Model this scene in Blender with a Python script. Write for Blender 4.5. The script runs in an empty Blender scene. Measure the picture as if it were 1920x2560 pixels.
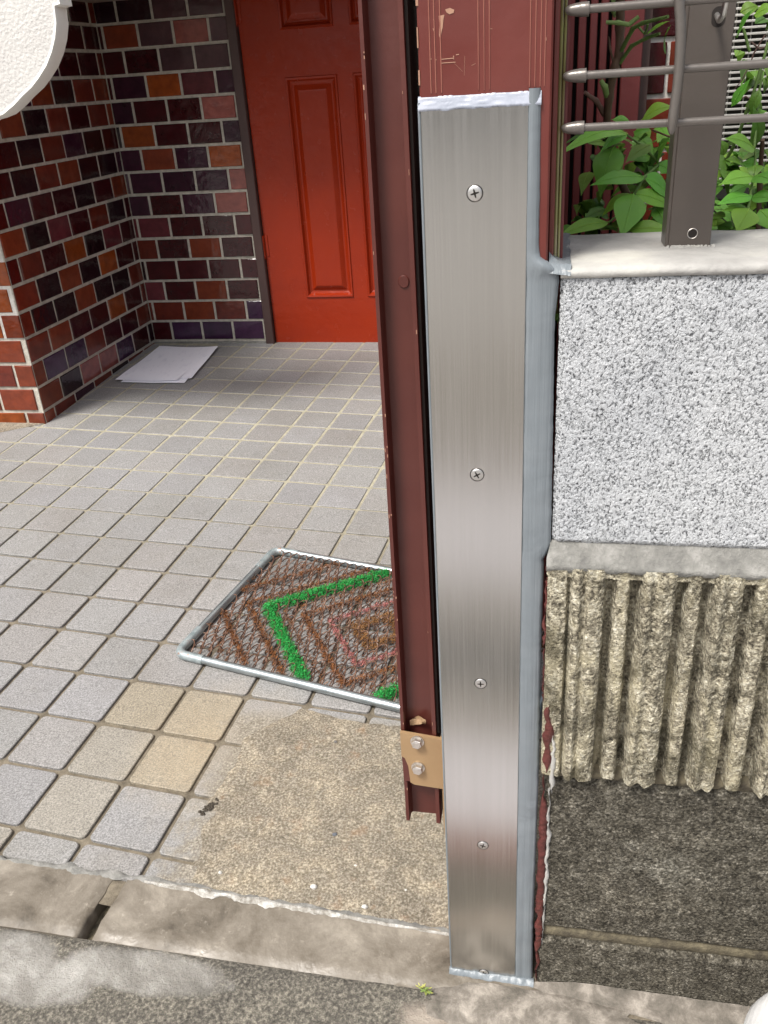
import bpy, math, random
from mathutils import Vector, Matrix, noise
random.seed(7)
C = bpy.context.scene.collection
S = 1.55                     # all lengths below are in units of 1.55 m
# ------------------------------------------------------------------ camera
CAM = Vector((0.675, -0.704, 0.856)); F = 2127.9
RM = Matrix(((0.98178, -0.02968, 0.18767), (0.18029, 0.45721, -0.87089), (-0.05996, 0.88886, 0.45424)))
cd = bpy.data.cameras.new('camera'); cam = bpy.data.objects.new('camera', cd); C.objects.link(cam)
cd.sensor_fit = 'VERTICAL'; cd.sensor_height = 32; cd.lens = F/2560*32
cd.clip_start = 0.01; cd.clip_end = 500
cam.matrix_world = Matrix.Translation(CAM*S) @ RM.to_4x4()
bpy.context.scene.camera = cam
# ------------------------------------------------------------------ light
w = bpy.data.worlds.new("World"); bpy.context.scene.world = w; w.use_nodes = True
nt = w.node_tree; bg = nt.nodes['Background']
sky = nt.nodes.new('ShaderNodeTexSky'); sky.sky_type = 'NISHITA'; sky.sun_disc = False
EL, AZ = math.radians(58), math.radians(215)
sky.sun_elevation = EL; sky.sun_rotation = AZ; sky.dust_density = 5; sky.air_density = 1.0; sky.ozone_density = 0.6
hs = nt.nodes.new('ShaderNodeHueSaturation'); hs.inputs['Saturation'].default_value = .45   # thin cloud
nt.links.new(sky.outputs[0], hs.inputs['Color']); nt.links.new(hs.outputs[0], bg.inputs[0]); bg.inputs[1].default_value = 0.108
sl = bpy.data.lights.new('sun', 'SUN'); sl.energy = 2.3; sl.angle = math.radians(14); sl.color = (1, .96, .9)
so = bpy.data.objects.new('sun', sl); C.objects.link(so)
sd = Vector((math.sin(AZ)*math.cos(EL), math.cos(AZ)*math.cos(EL), math.sin(EL)))
so.rotation_euler = sd.to_track_quat('Z', 'Y').to_euler()
vs = bpy.context.scene.view_settings
vs.view_transform = 'Standard'; vs.look = 'None'; vs.exposure = 0.75; vs.gamma = 1

# ------------------------------------------------------------------ geometry of the place
def at(x, y, Y):             # the point at depth Y seen at photo position x, y (used once to survey the place)
    d = RM @ Vector(((x-960)/F, -(y-1280)/F, -1)); return CAM + d*((Y-CAM.y)/d.y)
FX = Vector((0.996352, -0.084303, -0.013277)); FY = Vector((0.084779, 0.99557, 0.040656)); FN = Vector((0.009791, -0.041633, 0.999085))
def fz(x, y, h=0): return (h - FN.x*x - FN.y*y)/FN.z
def fp(x, y, h=0): return Vector((x, y, fz(x, y, h)))
def tile(i, j, h=0): return FX*(i*.1) + FY*(j*.1) + FN*h

# ------------------------------------------------------------------ objects
def mesh(name, V, F_, mat=None, parent=None, smooth=False, cols=None, mi=None):
    base = Vector(parent['base']) if parent else Vector((0, 0, 0))
    me = bpy.data.meshes.new(name)
    me.from_pydata([tuple(Vector(v)-base) for v in V], [], F_); me.update()
    mats = mat if isinstance(mat, (list, tuple)) else [mat]
    for m in mats: me.materials.append(m)
    if mi: 
        for p, k in zip(me.polygons, mi): p.material_index = k
    if smooth:
        for p in me.polygons: p.use_smooth = True
    if cols:
        a = me.color_attributes.new('Col', 'FLOAT_COLOR', 'CORNER'); k = 0
        for p, c in zip(me.polygons, cols):
            for _ in p.vertices: a.data[k].color = (c[0], c[1], c[2], 1); k += 1
    o = bpy.data.objects.new(name, me); C.objects.link(o)
    if parent: o.parent = parent
    else: o.scale = (S, S, S)
    return o
def thing(name, label, cat, loc, group=None):
    o = bpy.data.objects.new(name, None); C.objects.link(o)
    o['base'] = list(loc); o.location = Vector(loc)*S; o.scale = (S, S, S); o.empty_display_size = .05
    o['label'] = label; o['category'] = cat
    if group: o['group'] = group
    return o
def tag(o, label, cat, group=None):
    o['label'] = label; o['category'] = cat
    if group: o['group'] = group
    return o
def struct(o): o['kind'] = 'structure'; return o

class MB:
    def __init__(s): s.V = []; s.F = []; s.c = []; s.m = []
    def add(s, V, F_, col=None, m=0):
        n = len(s.V); s.V += [Vector(v) for v in V]
        for f in F_: s.F.append([i+n for i in f]); s.c.append(col); s.m.append(m)
    def box(s, a, b, bev=0, col=None, m=0):
        x0, y0, z0 = a; x1, y1, z1 = b
        if bev <= 0:
            s.add([(x, y, z) for x in (x0, x1) for y in (y0, y1) for z in (z0, z1)],
                  [(0, 1, 3, 2), (4, 6, 7, 5), (0, 4, 5, 1), (2, 3, 7, 6), (0, 2, 6, 4), (1, 5, 7, 3)], col, m); return
        e = bev; V = []; idx = {}
        P = []
        for sx in (0, 1):
            for sy in (0, 1):
                for sz in (0, 1):
                    X, Y, Z = (x0, x1)[sx], (y0, y1)[sy], (z0, z1)[sz]
                    dx, dy, dz = (e, -e)[sx], (e, -e)[sy], (e, -e)[sz]
                    for k, p in enumerate(((X, Y+dy, Z+dz), (X+dx, Y, Z+dz), (X+dx, Y+dy, Z))):
                        idx[(sx, sy, sz, k)] = len(V); V.append(p)
        f = []
        for sx in (0, 1): f.append([idx[(sx, a_, b_, 0)] for a_, b_ in ((0, 0), (0, 1), (1, 1), (1, 0))][::(1, -1)[sx]])
        for sy in (0, 1): f.append([idx[(a_, sy, b_, 1)] for a_, b_ in ((0, 0), (1, 0), (1, 1), (0, 1))][::(1, -1)[sy]])
        for sz in (0, 1): f.append([idx[(a_, b_, sz, 2)] for a_, b_ in ((0, 0), (0, 1), (1, 1), (1, 0))][::(1, -1)[sz]])
        for a_ in (0, 1):
            for b_ in (0, 1):
                f.append([idx[(0, a_, b_, 1)], idx[(1, a_, b_, 1)], idx[(1, a_, b_, 2)], idx[(0, a_, b_, 2)]])
                f.append([idx[(a_, 0, b_, 0)], idx[(a_, 1, b_, 0)], idx[(a_, 1, b_, 2)], idx[(a_, 0, b_, 2)]])
                f.append([idx[(a_, b_, 0, 0)], idx[(a_, b_, 1, 0)], idx[(a_, b_, 1, 1)], idx[(a_, b_, 0, 1)]])
        for a_ in (0, 1):
            for b_ in (0, 1):
                for c_ in (0, 1): f.append([idx[(a_, b_, c_, k)] for k in range(3)])
        s.add(V, f, col, m)
    def tube(s, pts, r, n=8, col=None, m=0, caps=True):
        pts = [Vector(p) for p in pts]; rs = r if isinstance(r, (list, tuple)) else [r]*len(pts)
        V = []; prev = None
        for i, p in enumerate(pts):
            t = (pts[min(i+1, len(pts)-1)] - pts[max(i-1, 0)]).normalized()
            if prev is None: a = t.orthogonal().normalized()
            else: a = (prev - t*prev.dot(t)).normalized()
            prev = a; b = t.cross(a)
            for k in range(n):
                an = 2*math.pi*k/n; V.append(p + (a*math.cos(an)+b*math.sin(an))*rs[i])
        f = [(i*n+k, i*n+(k+1) % n, (i+1)*n+(k+1) % n, (i+1)*n+k) for i in range(len(pts)-1) for k in range(n)]
        if caps: f.append(list(range(n))[::-1]); f.append([(len(pts)-1)*n+k for k in range(n)])
        s.add(V, f, col, m)
    def build(s, name, mat, parent=None, smooth=False):
        cols = s.c if any(c is not None for c in s.c) else None
        if cols: cols = [c if c is not None else (.5, .5, .5) for c in cols]
        o = mesh(name, s.V, s.F, mat, parent, smooth, cols, s.m if isinstance(mat, (list, tuple)) else None)
        return o
def sharp(o, ang=40):
    me = o.data
    for p in me.polygons: p.use_smooth = True
    me.set_sharp_from_angle(angle=math.radians(ang)); return o
def prism(poly, y0, y1):      # polygon of (x, z) extruded along y
    n = len(poly); V = [(x, y0, z) for x, z in poly]+[(x, y1, z) for x, z in poly]
    f = [list(range(n)), list(range(n, 2*n))[::-1]]+[(i, i+n, (i+1) % n+n, (i+1) % n) for i in range(n)]
    return V, f
def grid(nx, nz, fn):
    V = [fn(i/nx, k/nz) for k in range(nz+1) for i in range(nx+1)]
    f = [(k*(nx+1)+i, k*(nx+1)+i+1, (k+1)*(nx+1)+i+1, (k+1)*(nx+1)+i) for k in range(nz) for i in range(nx)]
    return V, f
def nz(x, y=0, z=0, s=1): return noise.noise(Vector((x*s, y*s, z*s)))

# ------------------------------------------------------------------ materials
class NM:
    def __init__(s, name, rough=.5, metal=0, col=(.5, .5, .5), spec=.5, coat=0, aniso=0):
        s.m = bpy.data.materials.new(name); s.m.use_nodes = True; s.t = s.m.node_tree; s.b = s.t.nodes['Principled BSDF']
        s.b.inputs['Roughness'].default_value = rough; s.b.inputs['Metallic'].default_value = metal
        s.b.inputs['Base Color'].default_value = (*col, 1); s.b.inputs['Specular IOR Level'].default_value = spec
        if coat: s.b.inputs['Coat Weight'].default_value = coat; s.b.inputs['Coat Roughness'].default_value = .04
        s.tc = s.n('ShaderNodeTexCoord').outputs['Object']; s.h = None
    def n(s, t, **k):
        x = s.t.nodes.new(t)
        for a, v in k.items():
            if a in x.inputs.keys() if not hasattr(x, a) else False: x.inputs[a].default_value = v
            else: setattr(x, a, v)
        return x
    def l(s, a, b): s.t.links.new(a, b)
    def map(s, sc=(1, 1, 1), loc=(0, 0, 0), rot=(0, 0, 0)):
        x = s.n('ShaderNodeMapping'); x.inputs['Scale'].default_value = sc; x.inputs['Location'].default_value = loc
        x.inputs['Rotation'].default_value = rot; s.l(s.tc, x.inputs[0]); return x.outputs[0]
    def noise(s, scale, det=4, rgh=.55, dist=0, vec=None):
        x = s.n('ShaderNodeTexNoise'); x.inputs['Scale'].default_value = scale; x.inputs['Detail'].default_value = det
        x.inputs['Roughness'].default_value = rgh; x.inputs['Distortion'].default_value = dist
        s.l(vec or s.tc, x.inputs['Vector']); return x.outputs['Fac']
    def vor(s, scale, vec=None, feat='F1', out='Distance'):
        x = s.n('ShaderNodeTexVoronoi'); x.feature = feat; x.inputs['Scale'].default_value = scale
        s.l(vec or s.tc, x.inputs['Vector']); return x.outputs[out]
    def ramp(s, fac, stops, interp='LINEAR'):
        x = s.n('ShaderNodeValToRGB'); s.l(fac, x.inputs[0]); r = x.color_ramp; r.interpolation = interp
        while len(r.elements) < len(stops): r.elements.new(.5)
        for e, (p, c) in zip(r.elements, stops):
            e.position = p; e.color = (c, c, c, 1) if isinstance(c, (int, float)) else (*c, 1)
        return x.outputs[0]
    def mix(s, f, a, b, mode='MIX'):
        x = s.n('ShaderNodeMix'); x.data_type = 'RGBA'; x.blend_type = mode
        for v, i in ((f, 0), (a, 6), (b, 7)):
            if isinstance(v, (int, float)): x.inputs[i].default_value = v if i == 0 else (v, v, v, 1)
            elif isinstance(v, tuple): x.inputs[i].default_value = (*v, 1)
            else: s.l(v, x.inputs[i])
        return x.outputs[2]
    def math(s, op, a, b=0.5, c=None):
        x = s.n('ShaderNodeMath'); x.operation = op
        for i, v in enumerate((a, b, c)):
            if v is None: continue
            if isinstance(v, (int, float)): x.inputs[i].default_value = v
            else: s.l(v, x.inputs[i])
        return x.outputs[0]
    def attr(s, name='Col'):
        x = s.n('ShaderNodeAttribute'); x.attribute_name = name; return x.outputs['Color']
    def sep(s):
        x = s.n('ShaderNodeSeparateXYZ'); s.l(s.tc, x.inputs[0]); return x.outputs
    def color(s, o): s.l(o, s.b.inputs['Base Color']); return s
    def rough(s, o): s.l(o, s.b.inputs['Roughness']); return s
    def bump(s, h, dist=.001, st=1):
        x = s.n('ShaderNodeBump'); x.inputs['Strength'].default_value = st; x.inputs['Distance'].default_value = dist*S
        s.l(h, x.inputs['Height'])
        if s.h: s.l(s.h, x.inputs['Normal'])
        s.h = x.outputs[0]; s.l(s.h, s.b.inputs['Normal']); return s
    def disp(s, h, scale, mid=.5):
        x = s.n('ShaderNodeDisplacement'); x.inputs['Scale'].default_value = scale; x.inputs['Midlevel'].default_value = mid
        s.l(h, x.inputs['Height']); s.l(x.outputs[0], s.t.nodes['Material Output'].inputs['Displacement'])
        s.m.displacement_method = 'BOTH'; return s

def painted(name, c, c2, rough=.38, bs=60, bd=.0006):
    k = NM(name, rough, spec=.5)
    k.color(k.mix(k.ramp(k.noise(14, 5), [(.35, 0), (.7, 1)]), c, c2))
    k.rough(k.ramp(k.noise(30, 4), [(.3, rough-.06), (.7, rough+.1)]))
    k.bump(k.noise(bs, 4), bd)
    if name == 'red_door_paint': k.b.inputs['Specular IOR Level'].default_value = .3
    return k.m
# glazed brick tiles: colour per brick
k = NM('glazed_brick', .06, spec=.5)
v = k.noise(35, 5, .6); a = k.attr()
k.color(k.mix(k.ramp(v, [(.32, 0), (.7, 1)]), k.mix(1, a, (1.22, 1.15, 1.15), 'MULTIPLY'), k.mix(1, a, (.74, .68, .72), 'MULTIPLY')))
k.rough(k.ramp(k.noise(60, 3), [(.35, .06), (.75, .2)])); k.bump(k.noise(17, 3, .5), .0024); k.bump(k.noise(120, 2), .0003)
M_BRICK = k.m
k = NM('brick_mortar', .9); 
k.color(k.ramp(k.noise(45, 6, .7), [(.3, (.34, .315, .26)), (.55, (.52, .49, .42)), (.8, (.66, .63, .55))])); k.bump(k.noise(250, 5, .7), .0012)
M_MORTAR = k.m
k = NM('pale_mortar', .85); k.color(k.ramp(k.noise(45, 6, .7), [(.3, (.42, .40, .36)), (.7, (.68, .66, .62))])); k.bump(k.noise(250, 5, .7), .0012)
M_PALE = k.m
# porch tiles
k = NM('granite_tile', .62)
sp = k.noise(420, 3, .7); base = k.attr()
lg = k.noise(9, 3)
c1 = k.mix(k.ramp(sp, [(.36, 0), (.5, .5), (.64, 1)]), k.mix(1, base, (.62, .62, .62), 'MULTIPLY'), k.mix(1, base, (1.45, 1.45, 1.45), 'MULTIPLY'))
c1 = k.mix(k.ramp(k.noise(900, 2, .5), [(.66, 0), (.72, .7)]), c1, (.62, .6, .58))
xyz = k.sep()
# rust coloured soiling next to the cement patch
dx = k.math('SUBTRACT', xyz[0], .22); dy = k.math('SUBTRACT', xyz[1], .17)
dd = k.math('SQRT', k.math('ADD', k.math('MULTIPLY', dx, dx), k.math('MULTIPLY', dy, dy)))
dd = k.math('ADD', dd, k.math('MULTIPLY', k.noise(22, 5, .65), .16))
st = k.ramp(dd, [(.10, .7), (.24, 0)])
c1 = k.mix(st, c1, k.mix(.8, k.mix(k.ramp(k.noise(60, 4), [(.4, 0), (.75, 1)]), (.80, .72, .58), (.70, .60, .46)), c1, 'MULTIPLY'))
c1 = k.mix(k.ramp(st, [(0, 0), (1, .75)]), c1, k.mix(1, c1, (1.12, 1.10, 1.07), 'MULTIPLY'))
c1 = k.mix(k.ramp(k.noise(10, 5, .7), [(.58, 0), (.8, .28)]), c1, (.22, .2, .16))
nn = k.noise(48, 6, .7)
mk = k.math('MULTIPLY', k.ramp(k.math('ADD', xyz[0], k.math('MULTIPLY', k.math('SUBTRACT', nn, .5), .16)), [(.205, 0), (.25, .9)]), k.ramp(xyz[1], [(.235, 1), (.26, 0)]))
c1 = k.mix(mk, c1, k.ramp(k.noise(330, 5, .7), [(.36, (.12, .102, .075)), (.5, (.225, .198, .155)), (.64, (.42, .385, .32))]))
c1 = k.mix(k.ramp(k.noise(4.5, 6, .72), [(.45, 0), (.72, .38)]), c1, k.mix(1, c1, (.62, .58, .50), 'MULTIPLY'))
c1 = k.mix(k.ramp(k.noise(85, 4, .7), [(.68, 0), (.76, .5)]), c1, (.13, .11, .08))
k.color(c1); k.bump(sp, .0005); M_TILE = k.m
k = NM('tile_joint', .95)
xy = k.sep()
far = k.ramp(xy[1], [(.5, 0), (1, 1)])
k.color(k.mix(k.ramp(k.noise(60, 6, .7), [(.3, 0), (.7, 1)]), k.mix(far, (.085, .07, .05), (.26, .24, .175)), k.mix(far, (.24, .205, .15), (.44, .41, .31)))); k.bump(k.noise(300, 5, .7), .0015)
M_JOINT = k.m
def concrete(name, stops, sc=160, lowstops=None, bd=.0022, speck=None, low=9, rough=.92, d2=.001):
    k = NM(name, rough)
    c = k.ramp(k.noise(sc, 5, .7), stops)
    if lowstops: c = k.mix(1, c, k.ramp(k.noise(low, 6, .65, .3), lowstops), 'MULTIPLY')
    if speck: c = k.mix(k.ramp(k.noise(sc*2.1, 3, .6), [(speck[0], 0), (speck[0]+.05, speck[1])]), c, speck[2])
    k.bump(k.noise(sc, 5, .75), bd); k.bump(k.noise(low*4, 4), d2)
    return k, c
k, c = concrete('cement_patch', [(.36, (.12, .102, .075)), (.5, (.225, .198, .155)), (.64, (.42, .385, .32))], 330, [(.3, (.75, .73, .7)), (.5, (.98, .96, .93)), (.75, (1.2, 1.17, 1.1))])
c = k.mix(k.ramp(k.noise(38, 6, .7, .5), [(.46, 0), (.66, .75)]), c, k.mix(1, c, (1.55, 1.52, 1.45), 'MULTIPLY'))
c = k.mix(k.ramp(k.noise(28, 5, .6), [(.60, 0), (.76, .4)]), c, (.36, .19, .09)); k.color(c); M_PATCH = k.m
k = NM('kerb_stone', .42, spec=.45)
n1 = k.noise(12, 7, .68, .35); c = k.ramp(n1, [(.34, (.075, .062, .046)), (.45, (.145, .124, .096)), (.56, (.205, .18, .145)), (.72, (.34, .305, .25))])
c = k.mix(k.ramp(k.noise(90, 5, .7), [(.6, 0), (.75, .35)]), c, (.55, .5, .42)); k.color(c)
k.rough(k.ramp(k.noise(20, 4), [(.3, .32), (.7, .62)])); k.bump(k.noise(20, 5), .004); k.bump(k.noise(180, 4), .0007); M_KERB = k.m
# street concrete with pale cement smears
k, c = concrete('street_concrete', [(.34, (.06, .055, .047)), (.5, (.155, .142, .12)), (.70, (.42, .385, .32))], 260, [(.3, (.7, .7, .7)), (.7, (1.2, 1.2, 1.15))], .004)
xy = k.sep()
def blob(cx, cy, rx, ry, soft=.45, amp=.5):
    dx = k.math('DIVIDE', k.math('SUBTRACT', xy[0], cx), rx); dy = k.math('DIVIDE', k.math('SUBTRACT', xy[1], cy), ry)
    d = k.math('ADD', k.math('MULTIPLY', dx, dx), k.math('MULTIPLY', dy, dy))
    d = k.math('ADD', d, k.math('MULTIPLY', k.math('SUBTRACT', k.noise(25, 5, .6), .5), amp*2))
    return k.ramp(d, [(1-soft if soft < 1 else 0, 1), (1, 0)])
cem = k.ramp(k.noise(14, 7, .68, .3), [(.32, (.19, .18, .16)), (.5, (.34, .325, .295)), (.68, (.58, .565, .53))])
for b in ((.09, -.165, .06, .035), (.25, -.162, .11, .028), (.14, -.19, .07, .03), (.0, -.2, .1, .03)):
    c = k.mix(k.math('MULTIPLY', blob(*b), .8), c, cem)
c = k.mix(k.math('MULTIPLY', blob(.66, -.170, .13, .04), .85), c, k.ramp(k.noise(30, 5), [(.3, (.30, .25, .20)), (.7, (.52, .45, .38))]))
c = k.mix(k.ramp(xy[1], [(.0, 0), (1, 0)]), c, c)
k.color(c); M_STREET = k.m
k = NM('cement_smear', .85); k.color(k.ramp(k.noise(40, 7, .7, .3), [(.32, (.08, .072, .058)), (.5, (.175, .155, .13)), (.68, (.36, .325, .28))])); k.bump(k.noise(160, 5, .7), .0014); M_CEM = k.m
k = NM('white_crust', .9); k.color(k.ramp(k.noise(70, 6, .75), [(.3, (.16, .14, .115)), (.47, (.36, .34, .30)), (.64, (.66, .65, .62))])); k.bump(k.noise(220, 5, .7), .003); M_CRUST = k.m
M_RED = painted('maroon_aluminium', (.125, .024, .018), (.15, .034, .026), .36, 90, .0003)
M_STILE = painted('maroon_gate', (.085, .021, .016), (.105, .028, .021), .34, 90, .0003)
M_SLAT = painted('maroon_slat', (.12, .02, .02), (.09, .016, .016), .45, 120, .0004)
M_WORN = painted('worn_edge', (.30, .11, .075), (.19, .055, .04), .5)
M_CHIP = painted('bare_primer', (.42, .24, .16), (.30, .15, .1), .7)
M_DOOR = painted('red_door_paint', (.31, .026, .005), (.285, .024, .006), .2, 26, .0018)
M_FRAME = painted('brown_frame', (.075, .04, .035), (.06, .033, .03), .45)
M_BLACK = NM('black_gap', .8, col=(.012, .008, .006)).m
# brushed steel
k = NM('brushed_steel', .2, 1, (.56, .54, .51))
n1 = k.noise(1, 3, .6, 0, k.map((900, 900, 9))); n2 = k.noise(1, 3, .6, 0, k.map((160, 160, 2)))
k.color(k.mix(k.ramp(k.math('ADD', k.math('MULTIPLY', n1, .6), k.math('MULTIPLY', n2, .4)), [(.3, 0), (.7, 1)]), (.515, .51, .495), (.60, .595, .58)))
k.rough(k.ramp(n1, [(.3, .19), (.7, .25)])); k.bump(n1, .000006)
M_STEEL = k.m
k = NM('screw_steel', .4, 1, (.66, .65, .63)); k.bump(k.noise(300, 3), .0002); M_SCREW = k.m
k = NM('screw_recess', .5, 1, (.05, .045, .04)); M_RECESS = k.m
k = NM('grey_sealant', .34, spec=.5)
vv = k.map((260, 260, 4)); n1 = k.noise(1, 3, .6, 0, vv)
k.color(k.mix(k.ramp(k.noise(25, 4), [(.35, 0), (.7, 1)]), (.175, .20, .218), (.21, .236, .255))); k.bump(n1, .0009); k.bump(k.noise(22, 3, .5, 1), .0014)
M_SEAL = k.m
k = NM('sky_lit_sealant', .3); k.color(k.mix(k.ramp(k.noise(40, 4), [(.35, 0), (.7, 1)]), (.30, .33, .39), (.42, .445, .52))); k.bump(k.noise(40, 4, .5, 1), .0015); M_SEALT = k.m  # same sealant, paler to paint in the sky light on the top bead
# wall finishes
k = NM('white_stucco', .78)
vw = k.map((1, 1, .75)); a = k.noise(540, 3, .6, .4, vw); b = k.noise(230, 4, .65, 0, vw)
h = k.math('ADD', k.math('MULTIPLY', a, .72), k.math('MULTIPLY', b, .28))
cav = k.ramp(h, [(.35, (.10, .10, .11)), (.41, (.25, .257, .268)), (.445, (.49, .505, .515)), (.60, (.585, .60, .61))])
k.color(k.mix(1, cav, k.ramp(k.noise(9, 6, .7, 0, k.map((1.6, 1, .7))), [(.3, (.80, .81, .83)), (.7, (1, 1, 1))]), 'MULTIPLY'))
k.disp(k.ramp(h, [(.36, 0), (.46, .8), (.66, 1)]), .0015, .9); k.bump(h, .0005); M_STUCCO = k.m
k = NM('white_cap_paint', .62); k.color(k.ramp(k.noise(16, 6, .6), [(.3, (.27, .262, .25)), (.5, (.40, .392, .37)), (.7, (.52, .51, .46))])); k.bump(k.noise(30, 5), .003); k.bump(k.noise(220, 4), .0006); M_CAP = k.m
k = NM('grey_mortar', .85); k.color(k.ramp(k.noise(60, 6, .65), [(.3, (.13, .128, .12)), (.5, (.21, .207, .19)), (.75, (.36, .35, .33))])); k.bump(k.noise(120, 5, .65), .003); M_GMORT = k.m
def blockmat(name, stops, alg, algc, dsc, dscale, spk, vs_, vamt, pit, lich=None):
    k = NM(name, .93, spec=.25)
    n1 = k.noise(dsc, 4, .68); n2 = k.noise(dsc*.25, 5, .6)
    ve = k.vor(vs_); cell = k.vor(vs_, out='Color')
    hh = k.math('ADD', k.math('ADD', k.math('MULTIPLY', n1, .45), k.math('MULTIPLY', n2, .3)), k.math('MULTIPLY', k.math('SUBTRACT', 1, ve), .25))
    cc = k.math('ADD', k.math('MULTIPLY', n1, .55), k.math('MULTIPLY', n2, .45))
    c = k.ramp(cc, stops)
    bw = k.n('ShaderNodeRGBToBW'); k.l(cell, bw.inputs[0])
    c = k.mix(vamt, c, k.mix(1, c, k.ramp(bw.outputs[0], [(.2, .45), (.8, 1.7)]), 'MULTIPLY'))
    if lich: c = k.mix(k.ramp(k.noise(24, 6, .75, .5, k.map((1, 1, .4))), [(.50, 0), (.62, .7)]), c, lich)
    c = k.mix(k.ramp(k.noise(15, 6, .75, .8), [(alg, 0), (alg+.12, .9)]), c, k.mix(.9, c, algc, 'MULTIPLY'))
    c = k.mix(k.ramp(k.vor(pit), [(.10, .9), (.2, 0)]), c, (.02, .016, .012))
    c = k.mix(k.ramp(k.noise(dsc*2.2, 2), [(.68, 0), (.71, .7)]), c, spk)
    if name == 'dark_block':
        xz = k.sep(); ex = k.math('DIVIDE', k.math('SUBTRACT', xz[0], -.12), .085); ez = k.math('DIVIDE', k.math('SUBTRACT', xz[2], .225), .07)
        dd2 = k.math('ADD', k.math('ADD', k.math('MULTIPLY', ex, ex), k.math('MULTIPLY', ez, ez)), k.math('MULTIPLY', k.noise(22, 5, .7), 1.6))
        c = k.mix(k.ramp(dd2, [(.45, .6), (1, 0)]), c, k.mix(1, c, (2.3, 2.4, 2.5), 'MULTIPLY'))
    k.color(c); k.disp(hh, dscale, .55); k.bump(k.noise(600, 4, .7), .0010); return k
k = blockmat('ribbed_block', [(.36, (.07, .062, .048)), (.44, (.22, .197, .145)), (.54, (.42, .385, .29)), (.66, (.66, .63, .52))], .48, (.24, .235, .21), 300, .0024, (.85, .8, .65), 420, .5, 300, (.50, .45, .31)); M_RIB = k.m
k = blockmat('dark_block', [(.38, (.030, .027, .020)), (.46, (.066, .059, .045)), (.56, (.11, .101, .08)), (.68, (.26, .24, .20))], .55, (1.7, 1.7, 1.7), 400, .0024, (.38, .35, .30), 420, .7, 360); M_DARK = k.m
k = NM('dark_block_joint', .93); k.color(k.ramp(k.noise(120, 5), [(.3, (.06, .05, .035)), (.7, (.18, .155, .1))])); k.bump(k.noise(200, 4), .002); M_DJ = k.m
k = NM('white_plaster', .7); k.color(k.ramp(k.noise(12, 3), [(.3, (.60, .585, .56)), (.7, (.68, .67, .64))])); k.bump(k.noise(150, 3, .5), .0022); M_PLAST = k.m
k = NM('white_plaster_edge', .6, col=(.8, .8, .76)); k.bump(k.noise(25, 3), .002); M_PEDGE = k.m
k = NM('taupe_metal', .36, spec=.5); k.color(k.mix(k.noise(20, 4), (.070, .058, .050), (.086, .072, .062))); k.bump(k.noise(200, 3), .0002); M_TAUPE = k.m
k = NM('taupe_rail', .3, .35, (.15, .135, .122)); k.bump(k.noise(150, 3), .0003); M_RAIL = k.m
k = NM('bronze_bracket', .42, .25, (.35, .23, .12)); k.color(k.mix(k.noise(40, 5), (.33, .215, .11), (.42, .28, .15))); k.bump(k.noise(150, 3), .0003); M_BRON = k.m
k = NM('bolt_steel', .32, .9, (.62, .58, .53)); k.bump(k.noise(200, 3), .0004); M_BOLT = k.m
k = NM('mat_frame', .3, .85, (.50, .55, .56)); c = k.mix(k.ramp(k.noise(30, 4), [(.3, 0), (.7, 1)]), (.30, .34, .355), (.44, .48, .49)); k.color(c); k.rough(k.ramp(k.noise(50, 4), [(.3, .25), (.7, .42)])); k.bump(k.noise(120, 3), .0003); M_MATF = k.m
k = NM('mat_corner', .4, .5); k.color(k.ramp(k.noise(60, 5, .7), [(.35, (.24, .29, .30)), (.58, (.40, .46, .47)), (.68, (.33, .15, .08))])); k.bump(k.noise(120, 3), .0004); M_MATC = k.m
k = NM('rusty_wire', .6, .4); k.color(k.ramp(k.noise(70, 4, .6), [(.38, (.05, .028, .02)), (.5, (.13, .065, .04)), (.60, (.22, .12, .08)), (.72, (.36, .29, .25))])); k.bump(k.noise(500, 3), .0004); M_WIRE = k.m
def fibre(name, a, b): 
    k = NM(name, .9); k.color(k.mix(k.ramp(k.noise(260, 3), [(.35, 0), (.65, 1)]), a, b)); return k.m
M_GREENF = fibre('green_fibre', (.01, .20, .03), (.05, .52, .11)); M_BROWNF = fibre('brown_fibre', (.11, .04, .015), (.40, .165, .055))
M_GOLDF = fibre('gold_fibre', (.16, .075, .025), (.40, .20, .07)); M_PINKF = fibre('pink_fibre', (.30, .09, .08), (.66, .27, .25))
k = NM('leaf_green', .42, spec=.45); a = k.attr(); c = k.mix(k.ramp(k.noise(60, 4), [(.35, 0), (.7, .35)]), a, k.mix(1, a, (1.4, 1.25, .9), 'MULTIPLY')); k.color(c)
k.b.inputs['Subsurface Weight'].default_value = 0; k.bump(k.noise(130, 3), .0006)
tr = k.n('ShaderNodeBsdfTranslucent'); ad = k.n('ShaderNodeMixShader'); ad.inputs[0].default_value = .3
k.l(c, tr.inputs[0]); k.l(k.b.outputs[0], ad.inputs[1]); k.l(tr.outputs[0], ad.inputs[2]); k.l(ad.outputs[0], k.t.nodes['Material Output'].inputs[0]); M_LEAF = k.m
k = NM('stem_bark', .7); k.color(k.attr()); k.bump(k.noise(150, 4), .0012); M_STEM = k.m
k = NM('paper', .75); 
tx = k.ramp(k.noise(1, 3, .6, 0, k.map((70, 25, 1))), [(.55, 0), (.7, .28)]); k.color(k.mix(tx, (.93, .93, .99), (.55, .56, .68))); k.bump(k.noise(8, 2), .003); M_PAPER = k.m
k = NM('tan_soffit', .8, col=(.20, .15, .11)); M_SOFF = k.m
k = NM('white_grille', .5, col=(.72, .70, .64)); k.bump(k.noise(90, 3), .0004); M_GRILL = k.m
k = NM('dark_recess', .9, col=(.05, .048, .04)); M_DREC = k.m
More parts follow.
